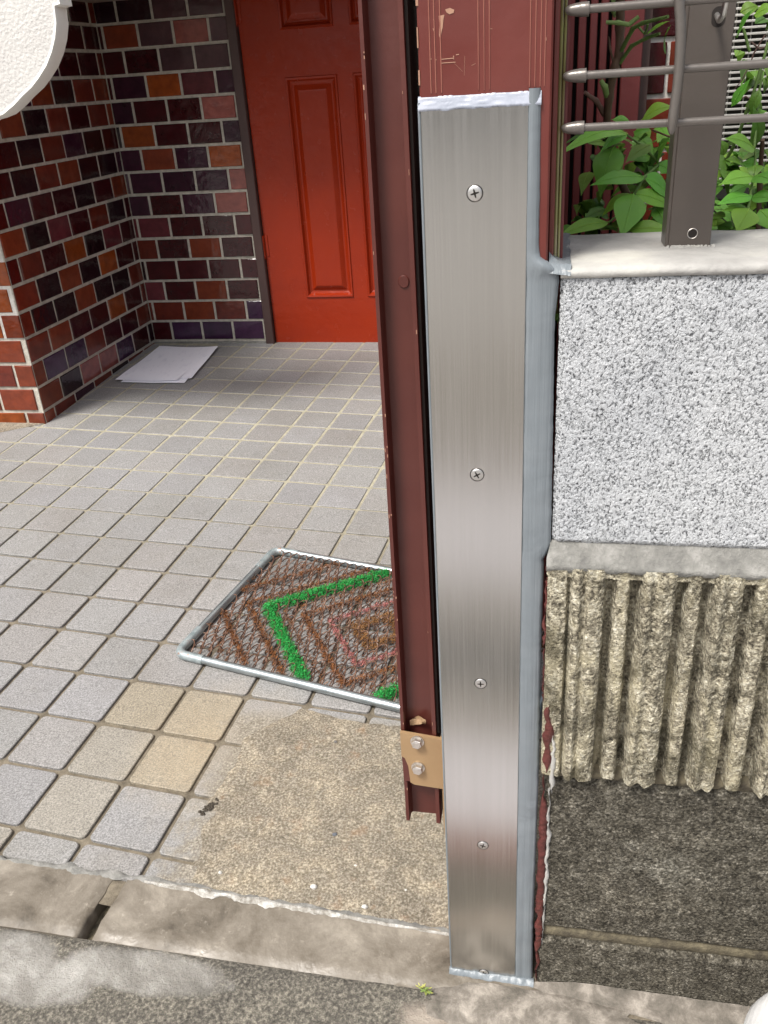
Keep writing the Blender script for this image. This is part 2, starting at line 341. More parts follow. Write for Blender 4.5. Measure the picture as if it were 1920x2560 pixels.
k = NM('soil', .95); k.color(k.ramp(k.noise(60, 5), [(.3, (.04, .03, .02)), (.7, (.12, .09, .06))])); k.bump(k.noise(80, 5), .01); M_SOIL = k.m
k = NM('bag_white', .4, spec=.5, col=(.88, .88, .87)); k.bump(k.noise(18, 3), .004); M_BAG = k.m
k = NM('pebble', .8); k.color(k.attr()); k.bump(k.noise(200, 4), .001); M_PEB = k.m
k = NM('dry_leaf', .7); k.color(k.ramp(k.noise(70, 4), [(.35, (.20, .12, .06)), (.65, (.42, .28, .16))])); k.bump(k.noise(120, 4), .002); M_DRY = k.m
k = NM('dark_strip', .85); k.color(k.ramp(k.noise(150, 5, .7), [(.3, (.05, .05, .048)), (.7, (.10, .10, .097))])); k.bump(k.noise(150, 5), .003); M_DARK_STRIP = k.m
k = NM('pale_strip_concrete', .85); k.color(k.ramp(k.noise(60, 5, .7), [(.3, (.44, .42, .43)), (.7, (.58, .56, .57))])); k.bump(k.noise(150, 5), .002); M_PALE_STRIP = k.m  # pale tone for the added reflection strips
k = NM('red_strip', .85); k.color(k.ramp(k.noise(60, 5, .7), [(.3, (.17, .10, .08)), (.7, (.27, .17, .14))])); M_RED_STRIP = k.m  # red tone for the added reflection strip
k = NM('unseen_house_render', .85); k.color(k.ramp(k.noise(6, 5, .7), [(.3, (.60, .56, .50)), (.7, (.70, .66, .60))])); k.bump(k.noise(60, 4), .004); M_FAR = k.m

# ================================================================== GROUND
def flat(poly, h, name, mat, n=None):
    o = mesh(name, [fp(x, y, h) for x, y in poly], [list(range(len(poly)))], mat); return struct(o)
# street (front), beneath the kerb line
def strz(x, y):
    z = fz(x, y, -.0015)
    if y < -.5: z = fz(x, -.5, -.0015) + (y+.5)*.01
    return z
V = []; xs = [-3, -1, -.4]+[-.3+.02*i for i in range(75)]+[1.3, 1.8, 3]; ys = [-.334, -.28]+[-.28+.01*i for i in range(1, 15)]+[-.133]
def strpt(x, y):
    z = strz(x, y) + (.0012*nz(x, y, 0, 22) if -.3 < x < 1.2 else 0)
    if y > -.14: z -= .004
    return (x, y, z)
xs.sort(); ys = sorted(set(ys))
V = [strpt(x, y) for y in ys for x in xs]; nx = len(xs)
Fc = [(j*nx+i, j*nx+i+1, (j+1)*nx+i+1, (j+1)*nx+i) for j in range(len(ys)-1) for i in range(nx-1)]
struct(mesh('pavement_apron', V, Fc, M_STREET, smooth=True))
def strip(name, y0, y1, mat, dz=0, x0=-3, x1=3):
    return struct(mesh(name, [(x0, y0, strz(x0, y0)+dz), (x1, y0, strz(x1, y0)+dz), (x1, y1, strz(x1, y1)+dz), (x0, y1, strz(x0, y1)+dz)], [(0, 1, 2, 3)], mat))
strip('red_reflect_strip', -.325, -.270, M_RED_STRIP, .0035, .35)  # unseen red band, added only for the plate to reflect
strip('pale_reflect_strip', -.50, -.325, M_PALE_STRIP, .001); strip('mid_reflect_strip', -.62, -.50, M_KERB); strip('dark_reflect_strip', -.77, -.62, M_DARK_STRIP)  # unseen pale, mid and dark bands, added to shape the plate reflection
strip('mid_reflect_strip', -.94, -.77, M_KERB); strip('bright_reflect_strip', -1.39, -.94, M_PALE_STRIP)  # more added bands out of view, for the plate reflection
strip('grey_reflect_strip', -2.6, -1.39, M_CEM)  # unseen grey band, added as a darker stretch in the plate reflection
k = NM('worn_asphalt', .85); k.color(k.ramp(k.noise(150, 5, .7), [(.3, (.24, .225, .205)), (.7, (.36, .34, .315))])); M_ROAD = k.m
g = strip('road', -30, -2.6, M_ROAD, -.004, -30, 30); 
struct(mesh('ground', [(-40, -40, -.9), (40, -40, -.9), (40, 40, -.9), (-40, 40, -.9)], [(0, 1, 2, 3)], M_SOIL))
# kerb stones
def kerb(x0, x1, gapL=0, gapR=0):
    nxk, nyk = max(10, int((x1-x0)/.006)), 14
    def pt(u, v):
        y0 = -.1325-(.012*(-.0)); x = x0+(x1-x0)*u; y = -.132-.005*x/.5 + (.083-.012*x)*v
        rnd = .0045*(1-min(1, v*nyk/1.5)) + (.004*(1-min(1, u*nxk/1.2)) if gapL else 0) + (.004*(1-min(1, (1-u)*nxk/1.2)) if gapR else 0)
        x += (.004*nz(0, v*4, 3)+.010*(v-.5)) if (gapR and u == 1) or (gapL and u == 0) else 0
        return (x, y, fz(x, y, .001)+.0016*nz(x, y, 2, 14)-rnd)
    V, f = grid(nxk, nyk, pt)
    n = len(V)
    ring = list(range(nxk+1))+[(k+1)*(nxk+1)+nxk for k in range(nyk)]+[nyk*(nxk+1)+nxk-1-i for i in range(nxk)]+[(nyk-1-k)*(nxk+1) for k in range(nyk-1)]
    V += [(V[i][0], V[i][1], V[i][2]-.04) for i in ring]
    m = len(ring); f += [(ring[i], n+i, n+(i+1) % m, ring[(i+1) % m]) for i in range(m)]
    o = mesh('kerb_stone', V, f, M_KERB, smooth=True); o.data.set_sharp_from_angle(angle=math.radians(60)); return struct(o)
kerb(-.6, .158, 0, 1); kerb(.176, .69, 1, 0); kerb(-1.4, -.61)
flat([(-1.5, -.145), (1.0, -.150), (1.0, -.03), (-1.5, -.03)], -.022, 'kerb_bed', M_DJ)
# porch: joint bed, tiles
V, f = grid(1, 46, lambda u, v: tile(-16+26*u, -.75+23*v, -.0036+.0038*min(1, max(0, (-.75+23*v-6)/6))))
struct(mesh('porch_bed', V, f, M_JOINT))
tb = MB()
for i in range(-14, 8):
    for j in range(-1, 21):
        p = tile(i+.5, j+.5)
        if p.x > .80 or p.x < -1.45 or p.y > 1.99 or (p.x > .62 and p.y > .5): continue
        g = .0033 + .0006*random.random() + 0
        a0, a1, b0, b1 = i*.1+g, (i+1)*.1-g, j*.1+g, (j+1)*.1-g
        if j == -1: b0 = -.043 + .003*i
        if j == -1 and i > 2: continue
        r = .0065 if j < 5 else .004; q = []
        for cx, cy, a_ in ((a1-r, b0+r, -90), (a1-r, b1-r, 0), (a0+r, b1-r, 90), (a0+r, b0+r, 180)):
            for t in (0, 30, 60, 90):
                an = math.radians(a_+t); q.append((cx+r*math.cos(an), cy+r*math.sin(an)))
        cxm, cym = (a0+a1)/2, (b0+b1)/2; n = len(q)
        tz = random.uniform(-.0004, .0004)
        L = []
        for hh, s_ in ((-.004, 1), (.0002+tz, 1), (.0013+tz, .976)):
            for x, y in q:
                x2, y2 = cxm+(x-cxm)*s_, cym+(y-cym)*s_
                L.append(FX*x2+FY*y2+FN*(hh))
        f = [(k_*n+m_, k_*n+(m_+1) % n, (k_+1)*n+(m_+1) % n, (k_+1)*n+m_) for k_ in range(2) for m_ in range(n)]+[[2*n+m_ for m_ in range(n)]]
        t = random.uniform(-.014, .014); h_ = random.uniform(-.015, .015)
        b = (.232+t+max(0, h_)*.4, .229+t, .222+t+max(0, -h_)*.6)
        if (i, j) in ((0, 2), (1, 2), (1, 1)): b = (.25, .22, .168)
        if (i, j) in ((0, 1), (0, 0), (-1, -1)): b = (.245, .228, .196)
        tb.add(L, f, b)
o = tb.build('porch_tiles', M_TILE); sharp(o, 25); struct(o)
# side strip of bare concrete beside the brick pier
flat([(-1.4, 1.02), (-.86, 1.17), (-.693, 1.285), (-.9, 1.5), (-1.5, 1.5)], .0022, 'porch_edge', M_PATCH)
# cement patch with feathered outline
bp = [(.317, .268), (.285, .235), (.246, .190), (.252, .150), (.243, .10), (.236, .075), (.250, .05), (.244, .02), (.256, -.01), (.258, -.052), (.35, -.060), (.45, -.064), (.55, -.068), (.68, -.073), (.72, .0), (.72, .22), (.60, .232), (.47, .247), (.40, .25)]
pp = []
for i, a in enumerate(bp):
    b = bp[(i+1) % len(bp)]; m = max(2, int(math.hypot(b[0]-a[0], b[1]-a[1])/.006))
    for k_ in range(m):
        t = k_/m; x, y = a[0]+(b[0]-a[0])*t, a[1]+(b[1]-a[1])*t
        pp.append((x+.005*nz(x, y, 0, 45)+.003*nz(x, y, 5, 150), y+.005*nz(x, y, 9, 45)+.003*nz(x, y, 15, 150)))
n = len(pp); cx, cy = .45, .09
V = []
for s_, h in ((1, .0006), (.97, .0022), (.85, .003), (.6, .0034), (.3, .0032)):
    V += [fp(cx+(x-cx)*s_, cy+(y-cy)*s_, h+.0006*nz(x*s_, y*s_, 3, 30)) for x, y in pp]
V.append(fp(cx, cy, .0032)); f = [(k_*n+i, k_*n+(i+1) % n, (k_+1)*n+(i+1) % n, (k_+1)*n+i) for k_ in range(4) for i in range(n)]
f += [(4*n+i, 4*n+(i+1) % n, 5*n) for i in range(n)]
struct(mesh('cement_patch', V, f, M_PATCH, smooth=True))
# mortar fill between first tiles and kerb, and the white crust
def ragged(name, pts, wid, h, mat, seed=0, th=.002):
    V = []; N = 0
    for a, b, wa, wb in pts:
        m = max(3, int(math.hypot(b[0]-a[0], b[1]-a[1])/.004))
        for k_ in range(m):
            t = k_/m; x, y = a[0]+(b[0]-a[0])*t, a[1]+(b[1]-a[1])*t; ww = wa+(wb-wa)*t
            ww *= .85; e0 = ww*(.45+.7*nz(x, seed, 1, 40)+.35*nz(x, seed, 7, 150)); e1 = ww*(.45+.7*nz(x, seed, 31, 35)+.35*nz(x, seed, 47, 140))
            V += [fp(x, y-max(.0003, e0), h-.001), fp(x, y-max(.0002, e0)*.6, h+th*.8), fp(x, y+max(.0002, e1)*.6, h+th), fp(x, y+max(.0003, e1), h-.001)]; N += 1
    f = [(4*i+c, 4*i+4+c, 4*i+5+c, 4*i+1+c) for i in range(N-1) for c in range(3)]
    return struct(mesh(name, V, f, mat, smooth=True))
ragged('mortar_bed', [((-.5, -.042), (.2, -.051), .013, .013), ((.2, -.051), (.62, -.070), .013, .012)], .01, .0008, M_GMORT, 3, .001)
ragged('white_crust', [((.205, -.0565), (.30, -.0605), .004, .0105), ((.30, -.0605), (.42, -.066), .0105, .008), ((.42, -.066), (.50, -.0705), .008, .004), ((.50, -.0705), (.585, -.074), .003, .002)], .01, .0022, M_CRUST, 11, .0022)

# ================================================================== HOUSE
house = thing('brick_house', 'house entrance of glazed maroon brick with a red panelled door', 'house', (-.3, 1.98, .08))
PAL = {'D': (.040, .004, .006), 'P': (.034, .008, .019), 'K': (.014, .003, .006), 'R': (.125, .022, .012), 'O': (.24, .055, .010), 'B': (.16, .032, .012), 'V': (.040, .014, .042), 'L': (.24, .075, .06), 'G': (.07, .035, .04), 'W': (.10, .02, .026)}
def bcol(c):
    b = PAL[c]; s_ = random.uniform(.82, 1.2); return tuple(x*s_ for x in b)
def wallbricks(mb, org, ux, nrm, u0, u1, k0, k1, seq, offs, pitch=.11, weights='DDDDPPKKRRBBOW', skipf=None, j=.0042):
    # running bond: offs(k) is the u of a joint in row k; box in (u, n, z)
    ux = Vector(ux); nrm = Vector(nrm); up = Vector((0, 0, 1)); org = Vector(org)
    for k_ in range(k0, k1):
        z0, z1 = .0954+.0676*k_+j, .0954+.0676*(k_+1)-j; z0 += random.uniform(-.0006, .0006)
        s0 = offs(k_); a = s0 - math.ceil((s0-u0)/pitch)*pitch; idx = 0; rs = seq.get(k_, '')
        while a < u1-.006:
            b = a+pitch; ua, ub = max(a+j, u0), min(b-j, u1); 
            if ub-ua > .008:
                c = rs[idx] if idx < len(rs) and ub-ua > .03 else random.choice(weights)
                idx += ub-ua > .03; e = .0016; ta = random.gauss(0, .0005); tc = random.gauss(0, .0004); d = .0034+random.uniform(-.0003, .0004)
                P = [org+ux*u_+up*z_+nrm*n_ for u_, z_, n_ in ((ua, z0, 0), (ub, z0, 0), (ub, z1, 0), (ua, z1, 0), (ua, z0, d-e), (ub, z0, d-e), (ub, z1, d-e), (ua, z1, d-e), (ua+e, z0+e, d+ta+tc), (ub-e, z0+e, d-ta+tc), (ub-e, z1-e, d-ta-tc), (ua+e, z1-e, d+ta-tc))]
                F_ = [(0, 1, 5, 4), (1, 2, 6, 5), (2, 3, 7, 6), (3, 0, 4, 7), (4, 5, 9, 8), (5, 6, 10, 9), (6, 7, 11, 10), (7, 4, 8, 11), (8, 9, 10, 11)]
                mb.add(P, F_, bcol(c))
            a = b
# back wall
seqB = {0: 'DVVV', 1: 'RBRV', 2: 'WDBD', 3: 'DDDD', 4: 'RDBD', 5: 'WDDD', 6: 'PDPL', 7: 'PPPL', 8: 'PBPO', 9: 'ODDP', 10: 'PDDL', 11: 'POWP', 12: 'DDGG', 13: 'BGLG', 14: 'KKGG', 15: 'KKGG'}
XC = -.666
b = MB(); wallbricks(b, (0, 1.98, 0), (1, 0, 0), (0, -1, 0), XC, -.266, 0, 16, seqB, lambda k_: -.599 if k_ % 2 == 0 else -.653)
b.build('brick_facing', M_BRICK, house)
b = MB(); b.box((-1.6, 1.98, -.3), (-.262, 2.1, 1.5)); b.box((.40, 1.98, -.3), (2.2, 2.1, 1.5)); b.box((-.262, 1.99, 1.35), (.40, 2.1, 1.5)); b.build('wall', M_MORTAR, house)
b = MB(); wallbricks(b, (0, 1.98, 0), (1, 0, 0), (0, -1, 0), .44, 2.0, 0, 16, {}, lambda k_: .5 if k_ % 2 == 0 else .555); b.build('brick_facing', M_BRICK, house)
# side wall of the recess (its face looks towards +x)
XS = -.672
def sidex(y): return -.672 - .0  # straight
seqS = {0: 'BKLLVD', 1: 'BVVRDDR', 2: 'RBDDODD', 3: 'RKKBKKRP', 4: 'RKBKODKD', 5: 'DRDOKWD', 6: 'BKWDRKD', 7: 'DPDDKD', 8: 'DKRBKKD', 9: 'DDKRPKD', 10: 'DBKRDRR'}
b = MB(); wallbricks(b, (-.690, 1.289, 0), Vector((.020, .691, 0)).normalized(), Vector((.691, -.020, 0)).normalized(), 0.003, .686, -1, 16, seqS, lambda k_: .105 if k_ % 2 == 0 else .05, weights='DDDKKKPPRRBB')
b.build('side_brick_facing', M_BRICK, house)
b = MB(); b.add([(-.690, 1.289, -.2), (-.668, 1.985, -.2), (-1.6, 1.985, -.2), (-1.6, 1.289, -.2), (-.690, 1.289, 1.5), (-.668, 1.985, 1.5), (-1.6, 1.985, 1.5), (-1.6, 1.289, 1.5)], [(0, 1, 2, 3), (7, 6, 5, 4), (0, 4, 5, 1), (1, 5, 6, 2), (2, 6, 7, 3), (3, 7, 4, 0)])
b.build('return_wall', M_MORTAR, house)
# front of the pier
b = MB(); wallbricks(b, (0, 1.289, 0), (1, 0, 0), (0, -1, 0), -1.3, -.690, -1, 16, {}, lambda k_: -.7 if k_ % 2 == 0 else -.745, weights='RRBBBOO')
b.build('pier_brick_facing', M_BRICK, house)
b = MB(); b.box((-1.3, 1.2878, .30), (-.6925, 1.2889, .56)); b.build('sun_patch_joint', M_PALE, house)  # sun patch on the pier, painted in as paler joints
b = MB(); b.box((-1.5, 1.66, 1.098), (2.2, 2.1, 1.13)); b.build('soffit', M_SOFF, house)
b = MB(); b.box((-1.5, 1.66, 1.1305), (2.2, 2.1, 3.2)); b.build('unseen_upper_wall', M_PLAST, house)  # unseen upper storey, added to darken the far porch floor
b = MB(); b.box((-.668, 1.968, .08), (-.266, 1.98, .0915)); b.build('skirting', M_GMORT, house)
# door frame, door
b = MB(); b.box((-.264, 1.965, .07), (-.236, 2.02, 1.35), .002); b.box((.385, 1.965, .07), (.415, 2.02, 1.35), .002); b.build('door_frame', M_FRAME, house)
XL, XR = -.2335, .384
b = MB(); door = None
def rect_ring(x0, x1, z0, z1, prof):   # nested frames: prof = list of (inset, depth)
    V = []; 
    for ins, d in prof: V += [(x0+ins, d, z0+ins), (x1-ins, d, z0+ins), (x1-ins, d, z1-ins), (x0+ins, d, z1-ins)]
    f = [(4*i+c, 4*i+(c+1) % 4, 4*i+4+(c+1) % 4, 4*i+4+c) for i in range(len(prof)-1) for c in range(4)]
    m = len(prof)-1; f.append((4*m, 4*m+1, 4*m+2, 4*m+3)); return V, f
Y0 = 1.982
panels = [(-.112, .045, .233, .872), (.091, .248, .233, .872), (-.112, .045, .992, 1.20), (.091, .248, .992, 1.20)]
xsP = [XL, -.112, .045, .091, .248, XR]; zsP = [.075, .233, .872, .992, 1.20, 1.34]
for i in range(5):
    for j_ in range(5):
        if i in (1, 3) and j_ in (1, 3): continue
        b.add([(xsP[i], Y0, zsP[j_]), (xsP[i+1], Y0, zsP[j_]), (xsP[i+1], Y0, zsP[j_+1]), (xsP[i], Y0, zsP[j_+1])], [(0, 1, 2, 3)])
for p in panels:
    V, f = rect_ring(*p, [(0, Y0), (.002, Y0-.004), (.007, Y0-.003), (.012, Y0+.006), (.018, Y0+.009), (.022, Y0+.009), (.036, Y0+.0005), (.040, Y0)]); b.add(V, f)
b.add([(XL, Y0, .075), (XL, Y0+.03, .075), (XL, Y0+.03, 1.34), (XL, Y0, 1.34)], [(0, 1, 2, 3)]); b.add([(XL, Y0, .075), (XR, Y0, .075), (XR, Y0+.03, .075), (XL, Y0+.03, .075)], [(0, 1, 2, 3)])
door = b.build('door', M_DOOR, house); 
door['base'] = house['base']
for z in (1.05, .40):
    b = MB(); b.tube([(XL-.003, 1.976, z-.032), (XL-.003, 1.976, z+.032)], .0055, 10); b.tube([(XL-.003, 1.976, z-.042), (XL-.003, 1.976, z-.032)], [.002, .005], 10)
    b.box((XL-.002, 1.9795, z-.033), (XL+.012, 1.983, z+.033), .0008); o = b.build('door_hinge', M_DOOR, house); sharp(o); o.parent = door; 
b = MB(); b.box((-.236, 1.972, .06), (.386, 2.02, .0815), .002); b.build('threshold', M_FRAME, house)
# white plaster bracket, curved lower edge
pl = thing('plaster_arch', 'rough white plaster arch end with curved lower edge over the brick pier', 'plaster arch', (-.45, 1.1, .82))
crv = [(-1.2, .74), (-.7, .775), (-.56, .80), (-.50, .827), (-.486, .829), (-.463, .835), (-.435, .850), (-.411, .866), (-.385, .881), (-.366, .896), (-.343, .917), (-.325, .940), (-.311, .965), (-.302, .990), (-.299, 1.019)]
sm = [(x, z) for x, z in crv]
poly = sm+[(-.286, 1.021), (-.286, 1.40), (-1.2, 1.40)]
V, f = prism([(x-.006, z+.004) for x, z in poly], 1.085, 1.125); b = MB(); b.add(V[:len(poly)]+[], [list(range(len(poly)))])
b.build('face', M_PLAST, pl)
b = MB(); m = len(poly)
P1 = [(x-.006, 1.085, z+.004) for x, z in poly]; P2 = [(x-.001, 1.082, z+.000) for x, z in poly]; P3 = [(x+.0015, 1.087, z-.002) for x, z in poly]; P4 = [(x+.0015, 1.125, z-.002) for x, z in poly]
b.add(P1+P2+P3+P4, [(k_*m+i, k_*m+(i+1) % m, (k_+1)*m+(i+1) % m, (k_+1)*m+i) for k_ in range(3) for i in range(m)]+[[3*m+i for i in range(m)][::-1]])
o = b.build('edge', M_PEDGE, pl); sharp(o, 35)

# ================================================================== GATE POST + STEEL PLATE
YP = -.1125
post = thing('gate_post', 'maroon aluminium gate post with fine vertical grooves, behind the steel plate', 'gate post', (.63, -.08, -.02))
b = MB(); b.box((.5885, YP, -.03), (.6705, -.045, 1.25), .0012)
def xat(px): return at(880+px/2.9625, 100, YP).x
for px in (575, 612, 655, 935, 978, 1018, 1320, 1360, 1400, 1432):
    x = xat(px); b.box((x-.00035, YP-.0004, .845), (x+.00035, YP+.001, 1.25), .00012, m=1)
pb = b
b = MB(); b.box((.6708, -.104, .70), (.6742, -.060, 1.25), .0006); b.build('post_fin', M_RED, post)
k = NM('olive_gasket', .12, .0, (.16, .15, .06), coat=.5); k.color(k.ramp(k.noise(1, 3, .6, 0, k.map((8, 8, 6))), [(.35, (.10, .05, .03)), (.5, (.20, .19, .07)), (.65, (.34, .30, .20))])); M_OLIVE = k.m
b = MB(); b.tube([(.6752, -.098, .70), (.6752, -.098, 1.25)], .0011, 8); b.tube([(.6775, -.095, .70), (.6775, -.095, 1.25)], .0009, 8); sharp(b.build('gasket', M_OLIVE, post))
b = MB(); b.box((.6742, -.093, .72), (.6805, -.058, 1.25), .0006); b.build('side_channel', M_SLAT, post)
# chips in the paint
b = pb
def chip(pts):
    b.add([at(880+x/2.9625, y/2.9625, YP-.0003) for x, y in pts], [list(range(len(pts)))], m=2)
chip([(690, 70), (725, 58), (758, 72), (752, 95), (722, 106), (700, 92)]); chip([(642, 118), (684, 108), (676, 150), (672, 200), (660, 250), (654, 292), (644, 260), (648, 180)])
for (x0, y0, x1, y1, t) in ((655, 440, 755, 430, 6), (655, 468, 766, 460, 6), (752, 412, 754, 440, 5), (770, 406, 792, 402, 6), (575, 438, 588, 436, 8), (612, 435, 625, 445, 6), (835, 415, 832, 560, 1.5), (760, 470, 820, 530, 1.5), (600, 210, 612, 240, 6), (603, 140, 612, 200, 4), (1435, 275, 1437, 300, 8), (1025, 212, 1040, 214, 4), (885, 485, 915, 470, 3)):
    dx, dy = x1-x0, y1-y0; L = math.hypot(dx, dy); nx_, ny_ = -dy/L*t/2, dx/L*t/2
    chip([(x0+nx_, y0+ny_), (x1+nx_, y1+ny_), (x1-nx_, y1-ny_), (x0-nx_, y0-ny_)])
# left arris rubbed
zz = .85
while zz < .98:
    L = random.uniform(.006, .02); b.box((.5882, YP-.0002, zz), (.5882+random.uniform(.0006, .0016), YP+.001, zz+L), m=2); zz += L+random.uniform(.004, .015)
b.build('post_body', [M_RED, M_WORN, M_CHIP], post)
# old paint strip at the foot of the wall
def strip_shape(name, xl, xr, z0, z1, y, mat, seed, par, th=.0016):
    N = int((z1-z0)/.003); V = []
    for i in range(N+1):
        z = z0+(z1-z0)*i/N; t = i/N; e = min(1, 6*t, 6*(1-t))
        cx = (xl(z)+xr(z))/2; hw = (xr(z)-xl(z))/2*e; a = cx-hw+.0030*nz(z, seed, 0, 70)+.0016*nz(z, seed, 5, 350); c_ = cx+hw+.0034*nz(z, seed, 20, 60)+.0018*nz(z, seed, 35, 380)
        V += [(a, y+.002, z), (a+.0006, y-th*.6, z), ((a+c_)/2, y-th-.0006*nz(z, seed, 3, 160), z), (max(c_-.0006, a+.0007), y-th*.6, z), (max(c_, a+.001), y+.002, z)]
    f = [(5*i+c, 5*i+c+1, 5*i+6+c, 5*i+5+c) for i in range(N) for c in range(4)]
    o = mesh(name, V, f, mat, par, smooth=True); return o
def lerp(tab):
    def g_(z):
        for (a, xa), (b_, xb) in zip(tab, tab[1:]):
            if a <= z <= b_: return xa+(xb-xa)*(z-a)/(b_-a)
        return tab[0][1] if z < tab[0][0] else tab[-1][1]
    return g_
M_REDSEAL = painted('old_maroon_caulk', (.12, .03, .025), (.075, .018, .015), .45, 130, .003)
strip_shape('old_caulk', lerp([(-.01, .6765), (.25, .6765), (.28, .678)]), lerp([(-.01, .680), (.1, .6835), (.25, .684), (.28, .681)]), -.005, .285, -.1155, M_REDSEAL, 1, post)
strip_shape('old_caulk', lerp([(.29, .678), (.37, .6785)]), lerp([(.29, .686), (.37, .685)]), .296, .372, -.1222, M_REDSEAL, 2, post)
strip_shape('old_caulk', lerp([(.37, .6755), (.5, .6755)]), lerp([(.37, .678), (.5, .677)]), .37, .505, -.1165, M_REDSEAL, 3, post)
strip_shape('white_caulk', lerp([(.05, .6825), (.3, .684)]), lerp([(.05, .6835), (.15, .687), (.3, .6865)]), .055, .27, -.1152, M_CAP, 4, post)
strip_shape('white_caulk', lerp([(.28, .684), (.35, .686)]), lerp([(.28, .690), (.35, .6872)]), .272, .34, -.1222, M_CAP, 5, post)

plate = thing('steel_cover_plate', 'brushed stainless steel plate screwed over the lower gate post', 'metal plate', (.623, -.115, -.01))
b = MB(); b.box((.5888, YP-.0022, -.0085), (.6568, YP-.0002, .8358), .0005)
b.build('steel_sheet', M_STEEL, plate)
# sealant: right bead, top bead, left bead, bottom bead
xr = lerp([(-.03, .675), (.076, .674), (.268, .675), (.40, .674), (.505, .6740), (.5095, .6735), (.514, .6765), (.522, .679), (.60, .678), (.698, .6765), (.726, .6785), (.735, .678), (.743, .6662), (.75, .6650), (.79, .6649), (.8445, .6642)])
N = 300
def bead(u, v):
    z = -.024+(.8685)*v; x0 = .6563+.0004*nz(z, 0, 0, 60)+.0003*nz(z, 9, 0, 300); x1 = xr(z)+.0004*nz(z, 0, 7, 130); x = x0+(x1-x0)*u
    y = YP-.0024+.0022*max(0, u*1.3-.35)**2 - .0006*math.sin(math.pi*u) + (.0022 if u in (0, 1) else 0)*1
    if z < .13: y += .0008*math.exp(-((u-.45)/.18)**2)*min(1, (.13-z)/.02)
    y -= .0028*math.exp(-((z-.737)/.006)**2)*math.exp(-((u-.6)/.4)**2)*(1+.5*nz(x, z, 0, 180))
    y -= .00025*nz(x*4, z, 3, 40)
    return (x, y, z)
V, f = grid(14, N, bead); mesh('sealant_bead', V, f, M_SEAL, plate, smooth=True)
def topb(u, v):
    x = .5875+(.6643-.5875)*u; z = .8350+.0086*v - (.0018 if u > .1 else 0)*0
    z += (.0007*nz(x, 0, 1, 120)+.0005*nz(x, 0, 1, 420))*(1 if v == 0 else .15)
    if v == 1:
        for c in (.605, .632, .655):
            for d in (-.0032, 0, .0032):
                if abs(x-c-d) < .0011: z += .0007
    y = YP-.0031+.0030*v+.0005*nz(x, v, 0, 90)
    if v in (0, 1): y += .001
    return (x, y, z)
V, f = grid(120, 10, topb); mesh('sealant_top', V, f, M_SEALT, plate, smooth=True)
b = MB(); b.tube([(.5880, YP-.0004, -.01), (.5881, YP-.0005, .3), (.5880, YP-.0005, .6), (.5880, YP-.0008, .84)], .0010, 8); sharp(b.build('sealant_edge', M_SEAL, plate), 60)
def botb(u, v):
    x = .5862+(.6762-.5862)*u; y1 = -.1188-.0034*u+.0014*nz(x, 0, 1, 90)+.0004*nz(x, 0, 1, 300); y0 = -.1120
    y = y0+(y1-y0)*v; zf = fz(x, y1, .0008); z = zf+(.0042+.001*nz(x, 0, 7, 60))*(1-v**1.6)+.0016*math.sin(math.pi*v)+.0016*nz(x, y, 3, 90)*(.3+v)+.0007*nz(x, y, 3, 260)-(.003 if v == 1 else 0)
    return (x, y, z)
V, f = grid(70, 10, botb); mesh('sealant_foot', V, f, M_SEAL, plate, smooth=True)
for n_, (z, tw) in enumerate(((.785, .25), (.583, .5), (.384, .05), (.187, -.3), (-.006+.0005, .1))):
    x = (.6228, .6222, .6232, .6238, .6232)[n_]; y0 = YP-.0022; r = .0050
    V = []; prof = [(r, 0), (r*.96, -.0004), (r*.80, -.0007), (r*.4, -.0009)]; n = 28
    for rr, d in prof: V += [(x+rr*math.cos(2*math.pi*i/n), y0+d, z+rr*math.sin(2*math.pi*i/n)) for i in range(n)]
    V.append((x, y0-.00095, z)); f = [(k_*n+i, k_*n+(i+1) % n, (k_+1)*n+(i+1) % n, (k_+1)*n+i) for k_ in range(3) for i in range(n)]+[(3*n+i, 3*n+(i+1) % n, 4*n) for i in range(n)]
    sc = mesh('screw', V, [q[::-1] for q in f], M_SCREW, plate, smooth=True)
    b = MB(); c_, s_ = math.cos(tw), math.sin(tw)
    def rr_(a, h): return (x+a*c_-h*s_, z+a*s_+h*c_)
    L, W = .0028, .00062; pts = [(L, -W*.6), (L, W*.6), (W, W), (W*.6, L), (-W*.6, L), (-W, W), (-L, W*.6), (-L, -W*.6), (-W, -W), (-W*.6, -L), (W*.6, -L), (W, -W)]
    q = [rr_(*p_) for p_ in pts]; b.add([(px, y0-.00105, pz) for px, pz in q]+[(px, y0-.0002, pz) for px, pz in q], [list(range(12))]+[(i, (i+1) % 12, 12+(i+1) % 12, 12+i) for i in range(12)])
    o = mesh('screw_slot', b.V, b.F, M_RECESS, plate); o.parent = sc
    b = MB(); b.tube([(x+(r+.0002)*math.cos(2*math.pi*i/24), y0-.0001, z+(r+.0002)*math.sin(2*math.pi*i/24)) for i in range(25)], .0003, 5, caps=False); o = mesh('screw_rim', b.V, b.F, M_RECESS, plate); o.parent = sc

